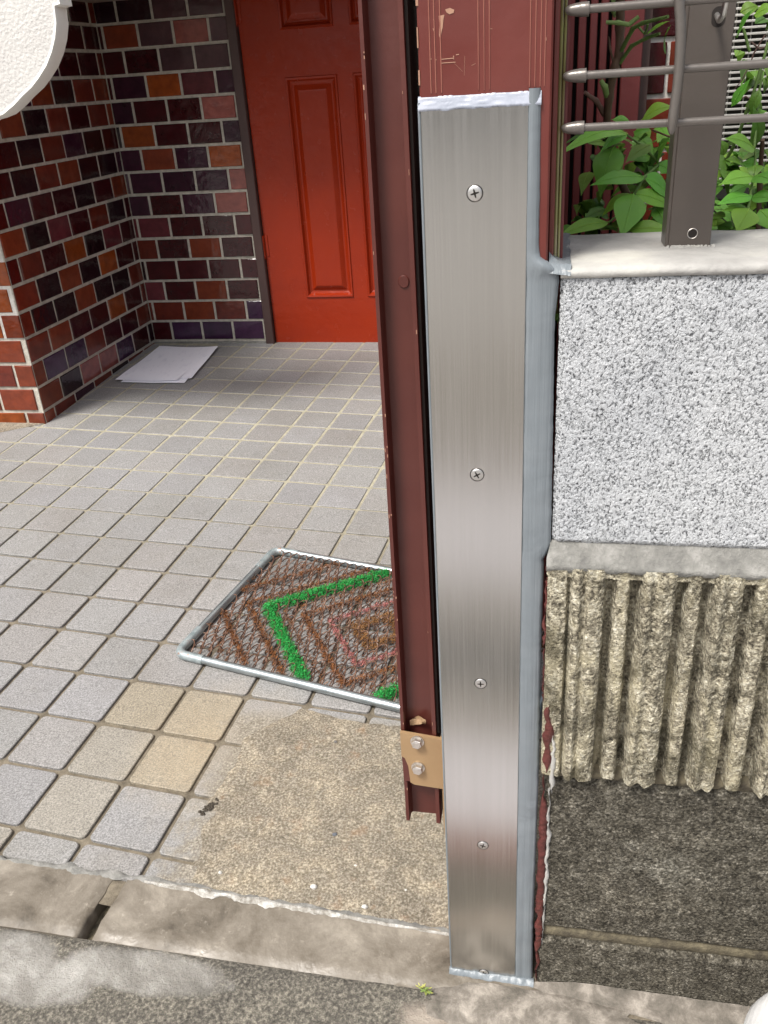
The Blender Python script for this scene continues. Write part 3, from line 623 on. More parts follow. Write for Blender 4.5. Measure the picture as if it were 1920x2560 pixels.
# ================================================================== GATE LEAF (swung inwards)
gate = thing('swing_gate', 'maroon gate leaf swung inward, its channel shaped end stile facing the street', 'gate', (.56, -.09, .18))
GX0, GX1, GY, GZ0, GZ1 = .5450, .5790, -.0905, .184, 1.3
def xo(z): return 0
sec = [(0, 0), (.0030, 0), (.0034, .0008), (.0034, .0105), (.0048, .0125), (.0285, .0125), (.0292, .0018), (.0294, .0004), (.0330, 0), (.0335, .0008), (.0335, .045), (0, .045)]
n = len(sec); V = []
def gx(x, z): return .5450+.005*(z-.3)+x*(.0340-.0083*(z-.3))/.0335
for z in (GZ0, .6, GZ1): V += [(gx(x, z), GY+y, z) for x, y in sec]
f = [(k_*n+i, k_*n+(i+1) % n, k_*n+n+(i+1) % n, k_*n+n+i) for k_ in (0, 1) for i in range(n)]+[list(range(n))[::-1]]
b = MB(); b.add(V, f)
zz = .25
for _ in range(34):
    z = random.uniform(.2, 1.0); b.box((GX0+random.choice([.0001, .0296]), GY-.0002, z), (GX0+random.choice([.0012, .0302]), GY+.0003, z+random.uniform(.0008, .003))) if False else None
    x = gx(random.choice([.0004, .0022, .0298, .0318]), z); b.box((x, GY-.00015, z), (x+random.uniform(.0004, .001), GY+.0002, z+random.uniform(.0008, .004)), m=1)
sharp(b.build('stile', [M_STILE, M_CHIP], gate), 35)
b = MB(); b.box((GX0+.002, GY+.0455, .205), (GX1-.006, .95, .26), .001); b.box((GX0+.002, GY+.0455, 1.2), (GX1-.008, .95, 1.26), .001); b.box((GX0+.004, GY+.0455, .262), (GX1-.008, .95, 1.2), 0); b.build('leaf_panel', M_STILE, gate)
b = MB(); z0, z1 = .30, 1.28
b.add([(gx(.0335, z)+dx, y, z) for z in (z0, z1) for dx, y in ((.0002, GY+.0022), (.0022, GY+.0032), (.0022, GY+.045), (.0002, GY+.045))], [(0, 1, 5, 4), (1, 2, 6, 5), (2, 3, 7, 6), (0, 3, 2, 1), (4, 5, 6, 7)])
b.build('gap_shade_strip', M_BLACK, gate)  # black strip that paints the shade in the gap beside the post
b = MB(); V = []; 
bb = at(872*1.15738, 609*1.15738, GY+.0115); n = 20
V = [(bb.x+.0042*math.cos(2*math.pi*i/n), GY+.0122, bb.z+.0048*math.sin(2*math.pi*i/n)) for i in range(n)]+[(bb.x+.0036*math.cos(2*math.pi*i/n), GY+.0114, bb.z+.0042*math.sin(2*math.pi*i/n)) for i in range(n)]
b.add(V, [(i, (i+1) % n, n+(i+1) % n, n+i) for i in range(n)]+[list(range(n, 2*n))]); o = b.build('plug', M_STILE, gate)
# hinge bracket
hb = [(.5448, .3035), (.5845, .2985), (.5845, .236), (.5560, .2385), (.5520, .2410), (.5508, .262), (.5478, .272), (.5448, .274)]
V, f = prism(hb, GY-.0045, GY-.0010); b = MB(); b.add(V, f)
b.tube([(.5866, GY-.0015, .1985), (.5866, GY-.0015, .2995)], .0040, 14); b.tube([(.5866, GY-.0015, .172), (.5866, GY-.0015, .1978)], [.0032, .0041], 14)
hng = sharp(b.build('hinge_bracket', M_BRON, gate), 30)
b = MB(); V, f = prism([(.5448, .2735), (.5476, .2715), (.5506, .262), (.5518, .241), (.5455, .241)], GY-.0032, GY+.001); b.add(V, f); o = b.build('bracket_tab', M_STILE, gate); o.parent = hng
b = MB(); b.tube([(.5866, GY-.0015, .2998), (.5866, GY-.0015, .3032)], .0032, 12); o = b.build('hinge_pin', M_BOLT, gate); o.parent = hng; sharp(o)
for q in ((900, 1609), (902, 1665)):
    p = at(q[0]*1.15738, q[1]*1.15738, GY-.009); x, z = p.x, p.z+.0008
    b = MB(); b.tube([(x, GY-.0046, z), (x, GY-.0058, z)], .0066, 20); b.tube([(x, GY-.0058, z), (x, GY-.0100, z), (x, GY-.0108, z)], [.0054, .0054, .0046], 6); b.tube([(x, GY-.0107, z), (x, GY-.0110, z)], [.0034, .0030], 16)
    o = sharp(b.build('bolt', M_BOLT, gate), 30); o.parent = hng
# dry leaf caught on the hinge
V = []; p0 = Vector((.5525, GY+.004, .306))
for i in range(7):
    for j_ in range(5):
        u, v = i/6, j_/4-.5; ww = math.sin(math.pi*min(.98, u*.9+.08))*.010
        V.append(p0+Vector((u*.016, .004+.003*math.sin(u*5)+v*ww*.2, v*ww+.004*u+.0025*math.cos(v*6+u*3))))
f = [(i*5+j_, i*5+j_+1, i*5+j_+6, i*5+j_+5) for i in range(6) for j_ in range(4)]
tag(mesh('dry_leaf', V, f, M_DRY, smooth=True), 'curled brown dry leaf caught above the gate hinge bracket', 'leaf')

# ================================================================== BOUNDARY WALL
wall = thing('boundary_wall', 'block wall, white stucco above ribbed and dark weathered blocks', 'wall', (.9, -.05, -.04))
WX = 1.12
def face(name, x0, x1, z0, z1, y, mat, step=.0011, prof=None, smooth=True):
    nx_, nz_ = int((x1-x0)/step), int((z1-z0)/step)
    def pt(u, v):
        x, z = x0+(x1-x0)*u, z0+(z1-z0)*v; yy = y
        if callable(x0): pass
        if prof: x, yy, z = prof(x, z, u, v)
        return (x, yy, z)
    V, f = grid(nx_, nz_, pt); return mesh(name, V, f, mat, wall, smooth=True)
def stprof(x, z, u, v):
    y = -.1135; e = .0035
    if u < .012: y += .004*(1-u/.012)
    if v < .02: y += .003*(1-v/.02); 
    if v < .01: z += .0016*nz(x, 0, 0, 60)+.001*nz(x, 0, 0, 200)
    if v > .985: y += .002
    return x, y, z
face('stucco_face', .6795, 1.0, .5245, .7312, -.113, M_STUCCO, .0011, stprof)
b = MB(); b.box((.6800, -.108, .515), (1.6, .010, .7322)); b.build('wall_core', M_GMORT, wall)
def capf(u, v):
    x = .6795+(1.6-.6795)*u
    prof_ = [(-.1125, .7285), (-.1155, .7300), (-.1152, .7340), (-.110, .7364), (-.09, .7368), (-.05, .7372), (-.01, .7368), (.009, .7362), (.0125, .7330), (.0125, .722)]
    y, z = prof_[int(round(v*9))]; return (x, y+.0007*nz(x, v*3, 0, 60), z+.0012*nz(x, y*3, 0, 35)*(1 if z > .735 else .5))
V, f = grid(260, 9, capf); V2 = [V[i*261] for i in range(10)]; n0 = len(V); V += V2
f.append([n0+i for i in range(10)]); mesh('cap_coat', V, f, M_CAP, wall, smooth=True)
b = MB(); b.box((1.0, -.1135, .5245), (1.6, -.108, .7285)); b.build('stucco_face', M_STUCCO, wall)
# sealant smeared on cap
def smear(u, v):
    y = -.1165+.128*v; x = .6715+(.0145+.0018*nz(y, 0, 0, 55)+.001*nz(y, 0, 0, 220))*u - .0*v
    return (x, y, .7378-.0006*(u > .9)+.0012*math.cos(u*3)*(1-u)+.0006*nz(x, y, 0, 80)+.006*(1-u)**3*(v > .05) - (.006 if v == 0 else 0))
V, f = grid(12, 40, smear); mesh('cap_sealant', V, f, M_SEAL, plate, smooth=True)
# grey mortar ledge
def ledge(u, v):
    x = .676+.5*u; t = [(-.1105, .5265), (-.1128, .5235), (-.1175, .5140), (-.1215, .5105), (-.1235, .5075), (-.120, .503)][int(round(v*5))]
    return (x+(.003 if v < .3 and u == 0 else 0), t[0]+.0008*nz(x, v*2, 0, 70), t[1]+.0009*nz(x, v*2, 9, 60)+.0006*nz(x, v, 3, 200))
V, f = grid(220, 5, ledge); mesh('mortar_ledge', V, f, M_GMORT, wall, smooth=True)
# ribbed split-face block: x, height of the relief
R_ = [(.676, .3), (.6775, .95), (.692, .95), (.6945, .5), (.697, 1.15), (.702, 1.3), (.706, .95), (.709, 1.25), (.717, 1.2), (.7205, 1.0), (.7235, .05), (.7275, .0), (.7295, .75), (.7315, .92), (.7385, .92), (.7405, .75), (.7425, .05), (.7465, .0), (.749, .9), (.753, 1.3), (.759, 1.0), (.765, 1.25), (.771, 1.1), (.7745, .9), (.777, .05), (.781, .0), (.783, .75), (.785, .92), (.792, .92), (.794, .75), (.796, .05), (.8, .0), (.8025, .9), (.807, 1.3), (.813, 1.0), (.818, 1.2), (.8235, .9), (.826, .05), (.831, .0), (.833, .8), (.835, .92), (.843, .92), (.845, .8), (.847, .05), (.851, .0)]
def rib(x):
    if x > .851: x = .7275+((x-.7275) % .0535)
    for (a, ha), (b_, hb_) in zip(R_, R_[1:]):
        if a <= x <= b_: return ha+(hb_-ha)*(x-a)/(b_-a)
    return 0
def ribprof(x, z, u, v):
    ph = (x-.7275) % .0535 if x > .7275 else .03
    rough = .8 if (x < .7235 and x > .695) or (x > .7465 and x < .777) or (x > .8 and x < .826) or x > .851 else .15
    h = rib(x)*.0165
    h += rough*(.0024*nz(x*1.2, z*.8, 0, 38)+.0020*abs(nz(x, z*1.6, 3, 110))+.0009*nz(x, z*1.5, 8, 260))
    t = min(1, (1-v)*22+.25); h = h*t + .0157*(1-t) if v > .95 else h
    if v > .955: h = max(h, .0155*(1-(v-.955)/.045*.3))
    if v < .01: z += .0016*nz(x, 0, 5, 70)+.0012*nz(x, 0, 9, 190)-.001
    if u < .01: h -= .002
    return x, -.1068-h, z
face('ribbed_block', .6765, 1.06, .2935, .5085, -.12, M_RIB, .0011, ribprof)
b = MB(); b.box((.678, -.102, .29), (1.6, .008, .5145)); b.box((1.06, -.118, .2935), (1.6, -.108, .5085)); b.build('ribbed_core', M_RIB, wall)
# underside of the ribbed course
def und(u, v):
    x = .6765+.38*u; h = rib(x)*.0165; return (x, -.105-(h+.0018)*v, .2935+.0016*nz(x, 0, 5, 70)+.0012*nz(x, 0, 9, 190)-.001+.0006)
V, f = grid(300, 4, und); mesh('ribbed_underside', V, f, M_DJ, wall, smooth=True)
def low(z0, z1, y, seed):
    def pr(x, z, u, v):
        e = 0
        if v > .96: e = .006*((v-.96)/.04)**2
        if v < .03: e = .005*((.03-v)/.03)**2
        if u < .012: e += .003*(1-u/.012)
        z += (.0014*nz(x, 0, seed, 30)+.0012*nz(x, 0, seed+5, 120))*(1 if v in (0, 1) else 0)
        return x+.0005*nz(z, seed, 0, 60)*(u == 0), y+e+.0010*nz(x, z, seed, 25), z
    return pr
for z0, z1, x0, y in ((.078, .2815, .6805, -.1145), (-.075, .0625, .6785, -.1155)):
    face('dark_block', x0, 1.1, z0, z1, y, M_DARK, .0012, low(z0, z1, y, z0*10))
b = MB(); b.box((.6815, -.1085, -.08), (1.6, .006, .2895)); b.box((1.1, -.113, -.08), (1.6, -.1085, .28)); b.build('lower_core', M_DARK, wall)
def jj(z0, z1, yb, bul, name, mat, seed):
    def pt(u, v):
        x = .679+.42*u; z = z0+(z1-z0)*v; return (x, yb-bul*math.sin(math.pi*v)+.0008*nz(x, v, seed, 90), z+.0016*nz(x, 0, seed, 16))
    V, f = grid(220, 6, pt); mesh(name, V, f, mat, wall, smooth=True)
jj(.0600, .0800, -.1090, .0035, 'mortar_joint', M_DJ, 3); jj(.278, .2965, -.1080, .0040, 'mortar_joint', M_DJ, 8)
# cement fillet at the wall foot
def fil(u, v):
    x = .655+.6*u; w_ = .012+.020*min(1, u*1.5)+.006*nz(x, 0, 0, 20); y = -.1165-w_*v; z = strz(x, y)+.0015+(.014*(1-v)**2)*(1-.3*u)*min(1, u*9)+.0012*nz(x, y, 0, 60)-(.003 if v == 1 else 0)
    return (x, y, z)
V, f = grid(150, 12, fil); struct(mesh('cement_fillet', V, f, M_CEM, smooth=True))

def smear2(u, v):
    a = 2*math.pi*u; r = v*(1+.20*nz(math.cos(a), math.sin(a), 3, 1.6)+.08*nz(math.cos(a), math.sin(a), 9, 6)); x = .672+.118*r*math.cos(a); y = -.150+.032*r*math.sin(a)
    return (x, min(y, -.114), fz(x, y, .0062*(1-v**3)-.0015+.0009*nz(x, y, 0, 70)))
V, f = grid(90, 10, smear2); struct(mesh('cement_smear', V, f, M_CEM, smooth=True))
# ================================================================== RAIL FENCE ON THE WALL
def zp_(x, y): return at(1340+x/2.8603, y/2.8603, -.1065)
fence = thing('rail_fence', 'brown metal post and thin horizontal rails standing on the white wall', 'fence', (.77, -.05, .735))
PX0, PX1, PY0, PY1 = .7535, .7815, -.060, -.033
b = MB(); sec = [(PX0, PY1), (PX0, PY0), (PX1, PY0), (PX1, PY1)]
# channel with lips, punched hole drawn as a dark disc set in a rim
n = 24; hx, hz, hr = .7690, .7462, .0031
b.box((PX0, PY0, .735), (PX1, PY0+.0016, 1.15), .0004); b.box((PX0-.0022, PY0+.0012, .735), (PX0+.0002, PY1, 1.15), .0004); b.box((PX1-.0014, PY0+.002, .735), (PX1+.0002, PY1, 1.15), .0004)
fpst = b.build('fence_post', M_TAUPE, fence)
b = MB(); b.add([(hx+hr*math.cos(2*math.pi*i/n), PY0-.0002, hz+hr*math.sin(2*math.pi*i/n)) for i in range(n)], [list(range(n))])
o = b.build('punched_hole', M_BLACK, fence); o.parent = fpst; b = MB()
b.add([(.7715+(.0042*math.cos(a_) if True else 0), PY0-.0002, .876+(.003 if math.sin(a_) > 0 else -.001)+.0038*math.sin(a_)) for a_ in [2*math.pi*i/n for i in range(n)]], [list(range(n))])
o = b.build('punched_hole', M_BLACK, fence); o.parent = fpst
b = MB(); b.tube([(hx+(hr+.0002)*math.cos(2*math.pi*i/n), PY0-.0001, hz+(hr+.0002)*math.sin(2*math.pi*i/n)) for i in range(n+1)], .0003, 5, caps=False); o = b.build('hole_rim', M_BOLT, fence); o.parent = fpst
for z in (.885, .8495, .8200):
    yr = -.1; b = MB(); b.tube([(.6895, yr, z), (1.3, yr, z)], .0024, 14)
    r = sharp(b.build('rail', M_RAIL, fence), 50)
    b = MB(); b.tube([(.6770, yr, z-.0002), (.6776, yr, z), (.6800, yr, z), (.6835, yr, z), (.6860, yr, z), (.6862, yr, z), (.6910, yr, z)], [.0008, .0019, .0030, .0036, .0039, .0040, .0040], 16)
    o = sharp(b.build('end_cap', M_RAIL, fence), 50); o.parent = r
b = MB(); kn = [zp_(x, y) for x, y in ((1000, -260), (1015, -120), (1024, 0), (1035, 200), (1030, 400), (1014, 600), (986, 800), (966, 960))]
pts = []
for i in range(len(kn)-1):
    p0, p1, p2, p3 = kn[max(i-1, 0)], kn[i], kn[i+1], kn[min(i+2, len(kn)-1)]
    for q in range(5):
        t = q/5; pts.append(.5*((2*p1)+(p2-p0)*t+(2*p0-5*p1+4*p2-p3)*t*t+(3*p1-p0-3*p2+p3)*t**3))
pts.append(kn[-1]); b.tube(pts, [.0031]*(len(pts)-4)+[.0030, .0027, .0021, .0012], 12)
sharp(b.build('vertical_bar', M_RAIL, fence), 50)
b = MB(); b.tube([(.7685, -.096, .893), (.7690, -.099, .884), (.7692, -.092, .8765), (.7700, -.074, .8745), (.7705, -.058, .8785)], .0017, 10); sharp(b.build('rail_clip', M_SCREW, fence), 50)
b = MB(); 
for _ in range(60):
    x = random.uniform(PX0-.004, PX1+.002); b.box((x, PY0-.0016-random.random()*.001, .7365), (x+.0012, PY0+.001, .7375+random.random()*.0012))
b.build('paint_splash', M_CAP, fence)

# ================================================================== BEHIND THE WALL
sp_ = thing('slat_screen', 'screen of narrow maroon vertical slats behind the shrub', 'slatted screen', (.72, .5, 0))
b = MB(); 
for i, (x0, x1) in enumerate([(.655, .6635), (.668, .6765), (.6815, .6905), (.6955, .7045), (.7090, .7175), (.7212, .7300)]):
    b.box((x0, .496, -.1), (x1, .512, 1.5), .0008)
b.box((.7345, .496, -.1), (.7445, .512, 1.5), .0008); b.build('slats', M_SLAT, sp_)
b = MB(); b.box((.7478, .490, -.1), (.7712, .515, 1.5), .001); b.build('stile', M_SLAT, sp_)
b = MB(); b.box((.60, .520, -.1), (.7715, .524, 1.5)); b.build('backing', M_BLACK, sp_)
bpier = thing('brick_pier', 'dark glazed brick pier seen between the slats and the fence post', 'brick pier', (.8, .55, 0))
b = MB(); b.box((.7722, .505, -.1), (.7812, .56, 1.5)); b.build('edge_trim', M_FRAME, bpier)
b = MB(); b.box((.7815, .525, -.1), (.855, .62, 1.5)); b.build('core', M_PALE, bpier)
b = MB()
for k_ in range(22):
    z0 = .8142-.0622*9+.0622*k_+.003; z1 = z0+.0622-.006
    xj = .8045 if k_ % 2 else .835
    for x0, x1 in ((.7818, xj-.0022), (xj+.0022, .856)):
        if x1-x0 > .004: b.box((x0, .521, z0), (x1, .53, z1), .001, bcol(random.choice('DDRRWK') if (k_ != 9 or x0 < .79) else 'R'))
b.build('brick_facing', M_BRICK, bpier)
b = MB(); b.box((.825, .42, .60), (.829, .46, 1.3), .0006) if False else None
gr = thing('louvred_grille', 'white louvred metal grille behind the shrub at the right edge', 'grille', (1.1, .9, .6))
b = MB(); z = .66
while z < 1.15: b.box((.86, .888, z), (1.6, .8965, z+.0034), .0006); z += .0088
b.build('louvre_blades', M_GRILL, gr)
b = MB(); x = .87
while x < 1.6: b.tube([(x, .8985, .65), (x, .8985, 1.15)], .0011, 6); x += .024
b.build('tie_wires', M_GRILL, gr)
b = MB(); b.box((.85, .93, .5), (1.6, .95, 1.3)); b.box((.852, .885, .64), (1.6, .93, .655)); b.build('housing', M_DREC, gr)
flat([(.70, -.0), (2.5, -.0), (2.5, 1.97), (.72, 1.97)], .004, 'garden_soil', M_SOIL)

# ------------------------------------------------------------------ shrubs
def leaf(mb, base, tip, wid, up, col, fold=.25, droop=.12, n=9):
    base, tip = Vector(base), Vector(tip); d = tip-base; L = d.length; t = d.normalized(); up = Vector(up); s_ = t.cross(up).normalized(); u_ = s_.cross(t)
    V = []
    for i in range(n+1):
        a = i/n; ww = wid*.5*(.92*math.sin(math.pi*a**.74)**1.25 if 0 < a < 1 else 0)
        c_ = base+d*a+u_*(L*droop*math.sin(math.pi*a)-L*.05*a*a)
        for k_ in (-1, -.5, 0, .5, 1): V.append(c_+s_*(ww*k_)+u_*(ww*abs(k_)*fold-ww*.16*k_*k_))
    f = [(i*5+c, i*5+c+1, (i+1)*5+c+1, (i+1)*5+c) for i in range(n) for c in range(4)]
    mb.add(V, f, col)
    if n >= 6:
        up_ = u_*.0005; W = []
        for i in range(n): m_ = V[i*5+2]; W += [m_+up_-s_*.00035*(1-i/n), m_+up_*1.6, m_+up_+s_*.00035*(1-i/n)]
        mb.add(W, [(i*3+c, i*3+c+1, i*3+4+c, i*3+3+c) for i in range(n-1) for c in range(2)], (min(1, col[0]*1.7), min(1, col[1]*1.35), col[2]*1.6))
def zp(x, y, Y): return at(1340+x/2.8603, y/2.8603, Y)
def lcol(d=1, yel=0):
    s_ = random.uniform(.65, 1.3)*d; yel = random.uniform(-.2, .3); return (.18*s_*(1+yel), .42*s_, .06*s_)
def shrub(name, label, loc, traced, stems, rnd):
    t = thing(name, label, 'shrub', loc, 'shrubs behind the white wall')
    b = MB()
    for (x0, y0, x1, y1, w_, Y0_, Y1_, br) in traced:
        a, c_ = zp(x0, y0, Y0_), zp(x1, y1, Y1_); wid = w_/2.8603*((Y0_+.704)/math.cos(.47))/F*1.0
        up = (CAM-(a+c_)*.5).normalized()*.75+Vector((random.uniform(-.3, .3), 0, .75)); leaf(b, a, c_, wid, up, lcol(br), random.uniform(.12, .3), random.uniform(.04, .14), 10)
    for (x0, x1, y0, y1, z0, z1, n_, d) in rnd:
        for _ in range(n_):
            p = Vector((random.uniform(x0, x1), random.uniform(y0, y1), random.uniform(z0, z1))); an = random.uniform(0, 6.283); L = random.uniform(.028, .05)
            dr = Vector((math.cos(an), math.sin(an), random.uniform(-.7, .25)))*L; leaf(b, p, p+dr, L*.42, (random.uniform(-.4, .4), random.uniform(-.9, .2), 1), lcol(d), .2, .1, 6)
    sharp(b.build('leaves', M_LEAF, t), 70)
    b = MB()
    for pts, r0, r1, col in stems:
        P = [zp(x, y, Y) for x, y, Y in pts]; Q = []
        for i in range(len(P)-1):
            for s_ in range(4): Q.append(P[i].lerp(P[i+1], s_/4)+Vector((nz(i, s_, r0*900, 1.7), 0, 0))*.0008)
        Q.append(P[-1]); m = len(Q); b.tube(Q, [(r0+(r1-r0)*i/(m-1))*(1.25 if i % 4 == 0 and 0 < i < m-1 else 1) for i in range(m)], 7, col)
    o = sharp(b.build('stems', M_STEM, t), 60); return t
BR, GN, LG = (.11, .065, .04), (.12, .20, .05), (.20, .30, .09)
T1 = [(655, 960, 140, 1100, 105, .10, .03, 1.15), (650, 950, 150, 1030, 60, .12, .05, .75), (560, 1045, 455, 1400, 185, .11, .08, 1.0), (775, 1265, 395, 1305, 150, .10, .06, 1.0),
      (698, 1385, 615, 1690, 200, .08, .03, 1.25), (520, 1590, 145, 1685, 120, .06, .02, 1.0), (770, 1268, 985, 1430, 170, .10, .12, .95), (700, 1385, 985, 1490, 130, .09, .10, 1.0), (690, 1385, 465, 1545, 95, .10, .09, 1.0),
      (820, 1035, 640, 1155, 110, .12, .10, .8), (815, 1120, 660, 1145, 95, .13, .12, .8), (870, 1175, 935, 1000, 110, .14, .12, .9), (650, 965, 455, 1085, 85, .12, .10, .85), (755, 862, 985, 755, 130, .16, .14, .95), (680, 880, 545, 850, 90, .16, .15, .8),
      (700, 945, 820, 925, 90, .15, .14, .8), (720, 1040, 800, 960, 100, .16, .14, .75), (880, 1175, 965, 1230, 110, .13, .13, .9), (845, 1290, 800, 1180, 80, .15, .14, .75), (550, 1170, 610, 1040, 110, .18, .16, .55),
      (505, 1495, 330, 1580, 90, .14, .12, .7), (520, 1560, 380, 1490, 90, .16, .15, .6), (600, 1400, 740, 1330, 90, .16, .15, .55), (830, 1560, 930, 1700, 130, .10, .09, .8), (660, 1640, 980, 1640, 130, .05, .04, .7), (850, 1480, 945, 1640, 120, .10, .08, .8), (540, 1405, 640, 1330, 80, .17, .15, .6), (930, 385, 955, 170, 55, .06, .04, .95), (790, 250, 950, 140, 40, .08, .06, .9), (870, 1070, 960, 990, 80, .15, .14, .8), (1000, 940, 1060, 900, 60, .05, .04, .9)]
for _ in range(75): 
    x, y = random.uniform(330, 1000), random.uniform(900, 1690); T1.append((x, y, x+random.uniform(-170, 170), y+random.uniform(-60, 150), random.uniform(70, 110), random.uniform(.17, .32), random.uniform(.17, .32), random.uniform(.35, .7)))
S1 = [([(505, 870, .12), (520, 700, .11), (565, 480, .10), (595, 390, .10), (600, 200, .10), (600, -60, .09)], .0032, .0036, BR), ([(600, 380, .10), (690, 205, .08), (760, 165, .07), (945, 118, .05)], .0018, .0012, GN), ([(500, 160, .08), (590, 163, .08), (665, 178, .08)], .0014, .0018, LG), ([(660, 180, .08), (735, 118, .08)], .0018, .0015, LG),
      ([(600, 450, .10), (680, 330, .09), (790, 272, .08), (885, 240, .07)], .0016, .0011, GN), ([(490, 820, .12), (430, 720, .11), (350, 660, .10)], .0024, .0016, (.16, .09, .07)), ([(510, 690, .11), (490, 620, .1), (462, 575, .1)], .0030, .0018, LG), ([(560, 480, .1), (530, 340, .1), (518, 260, .1)], .0012, .0005, BR), ([(570, 120, .1), (545, 60, .1), (560, -40, .1)], .0018, .0018, LG),
      ([(505, 870, .12), (560, 1200, .13), (700, 1500, .14), (710, 1700, .14)], .0030, .0040, BR), ([(650, 965, .12), (760, 1040, .13), (880, 1175, .14), (775, 1268, .10), (700, 1385, .09), (760, 1600, .12)], .0009, .0016, GN), ([(720, 180, .08), (780, 240, .08), (800, 170, .07)], .0009, .0008, GN), ([(850, 1470, .1), (800, 1600, .12)], .001, .001, LG), ([(520, 1590, .06), (640, 1500, .1), (700, 1600, .14)], .0008, .0012, GN), ([(835, 930, .12), (950, 975, .1), (1000, 1000, .1)], .0008, .0006, (.13, .05, .04))]
shrub('leafy_shrub', 'green shrub with a cut brown stem left of the fence post', (.73, .13, 0), T1, S1, [(.70, .80, .2, .42, .55, .70, 70, .5)])
T2 = [(1550, 1262, 1318, 1310, 130, .08, .06, 1.05), (1545, 1400, 1298, 1452, 115, .07, .05, 1.1), (1525, 1490, 1440, 1655, 175, .06, .03, 1.2), (1555, 1262, 1659+60, 1310, 140, .08, .06, 1.1), (1565, 1065, 1358, 980, 140, .10, .08, 1.0), (1560, 1060, 1565, 760, 120, .12, .10, .75), (1490, 870, 1650, 790, 100, .13, .12, .7), (1535, 1415, 1720, 1430, 100, .07, .06, 1.15), (1600, 1500, 1700, 1650, 150, .06, .05, .9), (1590, 1195, 1465, 1165, 95, .10, .1, .95), (1575, 1180, 1560, 1270, 90, .09, .08, .95), (1435, 270, 1545, 60, 100, .09, .07, .85), (1460, 90, 1600, 45, 100, .1, .1, .6), (1560, 110, 1720, 50, 90, .05, .04, 1.3), (1400, 760, 1530, 560, 60, .10, .09, .9), (1640, 1180, 1720, 1280, 100, .08, .08, 1.0), (1600, 640, 1530, 830, 70, .11, .11, .8), (1345, 1110, 1300, 990, 80, .12, .12, .7), (1650, 1290, 1590, 1180, 70, .1, .09, 1.0), (1525, 1500, 1330, 1500, 80, .08, .07, 1.1), (1500, 1330, 1370, 1410, 70, .12, .11, .7)]
for _ in range(46):
    x, y = random.uniform(1260, 1720), random.uniform(1080, 1690); T2.append((x, y, x+random.uniform(-170, 170), y+random.uniform(-60, 150), random.uniform(70, 115), random.uniform(.12, .3), random.uniform(.12, .3), random.uniform(.4, .85)))
for _ in range(14):
    x, y = random.uniform(1400, 1720), random.uniform(40, 1000); T2.append((x, y, x+random.uniform(-120, 120), y+random.uniform(-120, 150), random.uniform(50, 90), random.uniform(.12, .3), random.uniform(.12, .3), random.uniform(.4, .85)))
S2 = [([(1660, 300, .12), (1590, 560, .12), (1520, 760, .12), (1440, 990, .13), (1370, 1130, .14)], .0012, .0016, GN), ([(1480, 200, .1), (1530, 370, .1)], .0012, .0012, GN), ([(1555, 1262, .08), (1535, 1400, .07), (1510, 1500, .06)], .0009, .0010, LG), ([(1555, 1262, .08), (1570, 1150, .1), (1560, 1050, .1), (1590, 700, .12), (1620, 500, .12)], .0008, .0010, GN), ([(1640, 250, .14), (1560, 380, .14), (1480, 560, .14), (1420, 640, .14)], .0007, .0004, (.09, .05, .04)), ([(1540, 300, .14), (1600, 350, .14), (1659, 330, .14)], .0008, .0006, (.09, .05, .04)), ([(1400, 740, .14), (1500, 690, .14), (1560, 740, .14)], .0006, .0005, (.09, .05, .04)), ([(1620, 1000, .12), (1600, 1300, .14), (1590, 1700, .15)], .0018, .0024, BR)]
shrub('leafy_shrub', 'green shrub with oval leaflets right of the fence post', (.85, .12, 0), T2, S2, [(.79, .98, .15, .42, .60, .735, 150, .55), (.86, 1.1, .5, .8, .5, .80, 90, .5)])

# ================================================================== DOORMAT
m0 = Vector((.078, .36)); mu = Vector((.378, -.082)).normalized(); mv = Vector((-mu.y, mu.x)); ML, MW = .59, .338
def mp(u, v, h): x, y = m0.x+mu.x*u+mv.x*v, m0.y+mu.y*u+mv.y*v; return fp(x, y, h)
mat_ = thing('door_mat', 'worn wire coil door mat in a grey tube frame, with green diamond line', 'door mat', mp(ML/2, MW/2, 0))
def rrect(r, ins, h):
    P = []
    for cx_, cy_, a in ((ML-ins-r, ins+r, -90), (ML-ins-r, MW-ins-r, 0), (ins+r, MW-ins-r, 90), (ins+r, ins+r, 180)):
        for t in range(0, 91, 15): an = math.radians(a+t); P.append((cx_+r*math.cos(an), cy_+r*math.sin(an)))
    return P
P = rrect(.016, 0, 0); b = MB(); b.tube([mp(u, v, .0095) for u, v in P+[P[0], P[1]]], .0072, 12, caps=False); sharp(b.build('frame', M_MATF, mat_), 60)
for cx_, cy_ in ((0, 0), (0, 1), (1, 0), (1, 1)):
    r = .016; X = (lambda u: u) if cx_ == 0 else (lambda u: ML-u); Yv = (lambda v: v) if cy_ == 0 else (lambda v: MW-v)
    pts = [(.052, 0), (.035, 0), (r, 0)]+[(r-r*math.sin(math.radians(t)), r-r*math.cos(math.radians(t))) for t in (15, 30, 45, 60, 75)]+[(0, r), (0, .04), (0, .068)]
    b = MB(); b.tube([mp(X(u), Yv(v), .0095) for u, v in pts], .0080, 12); sharp(b.build('corner_sleeve', M_MATC, mat_), 50)
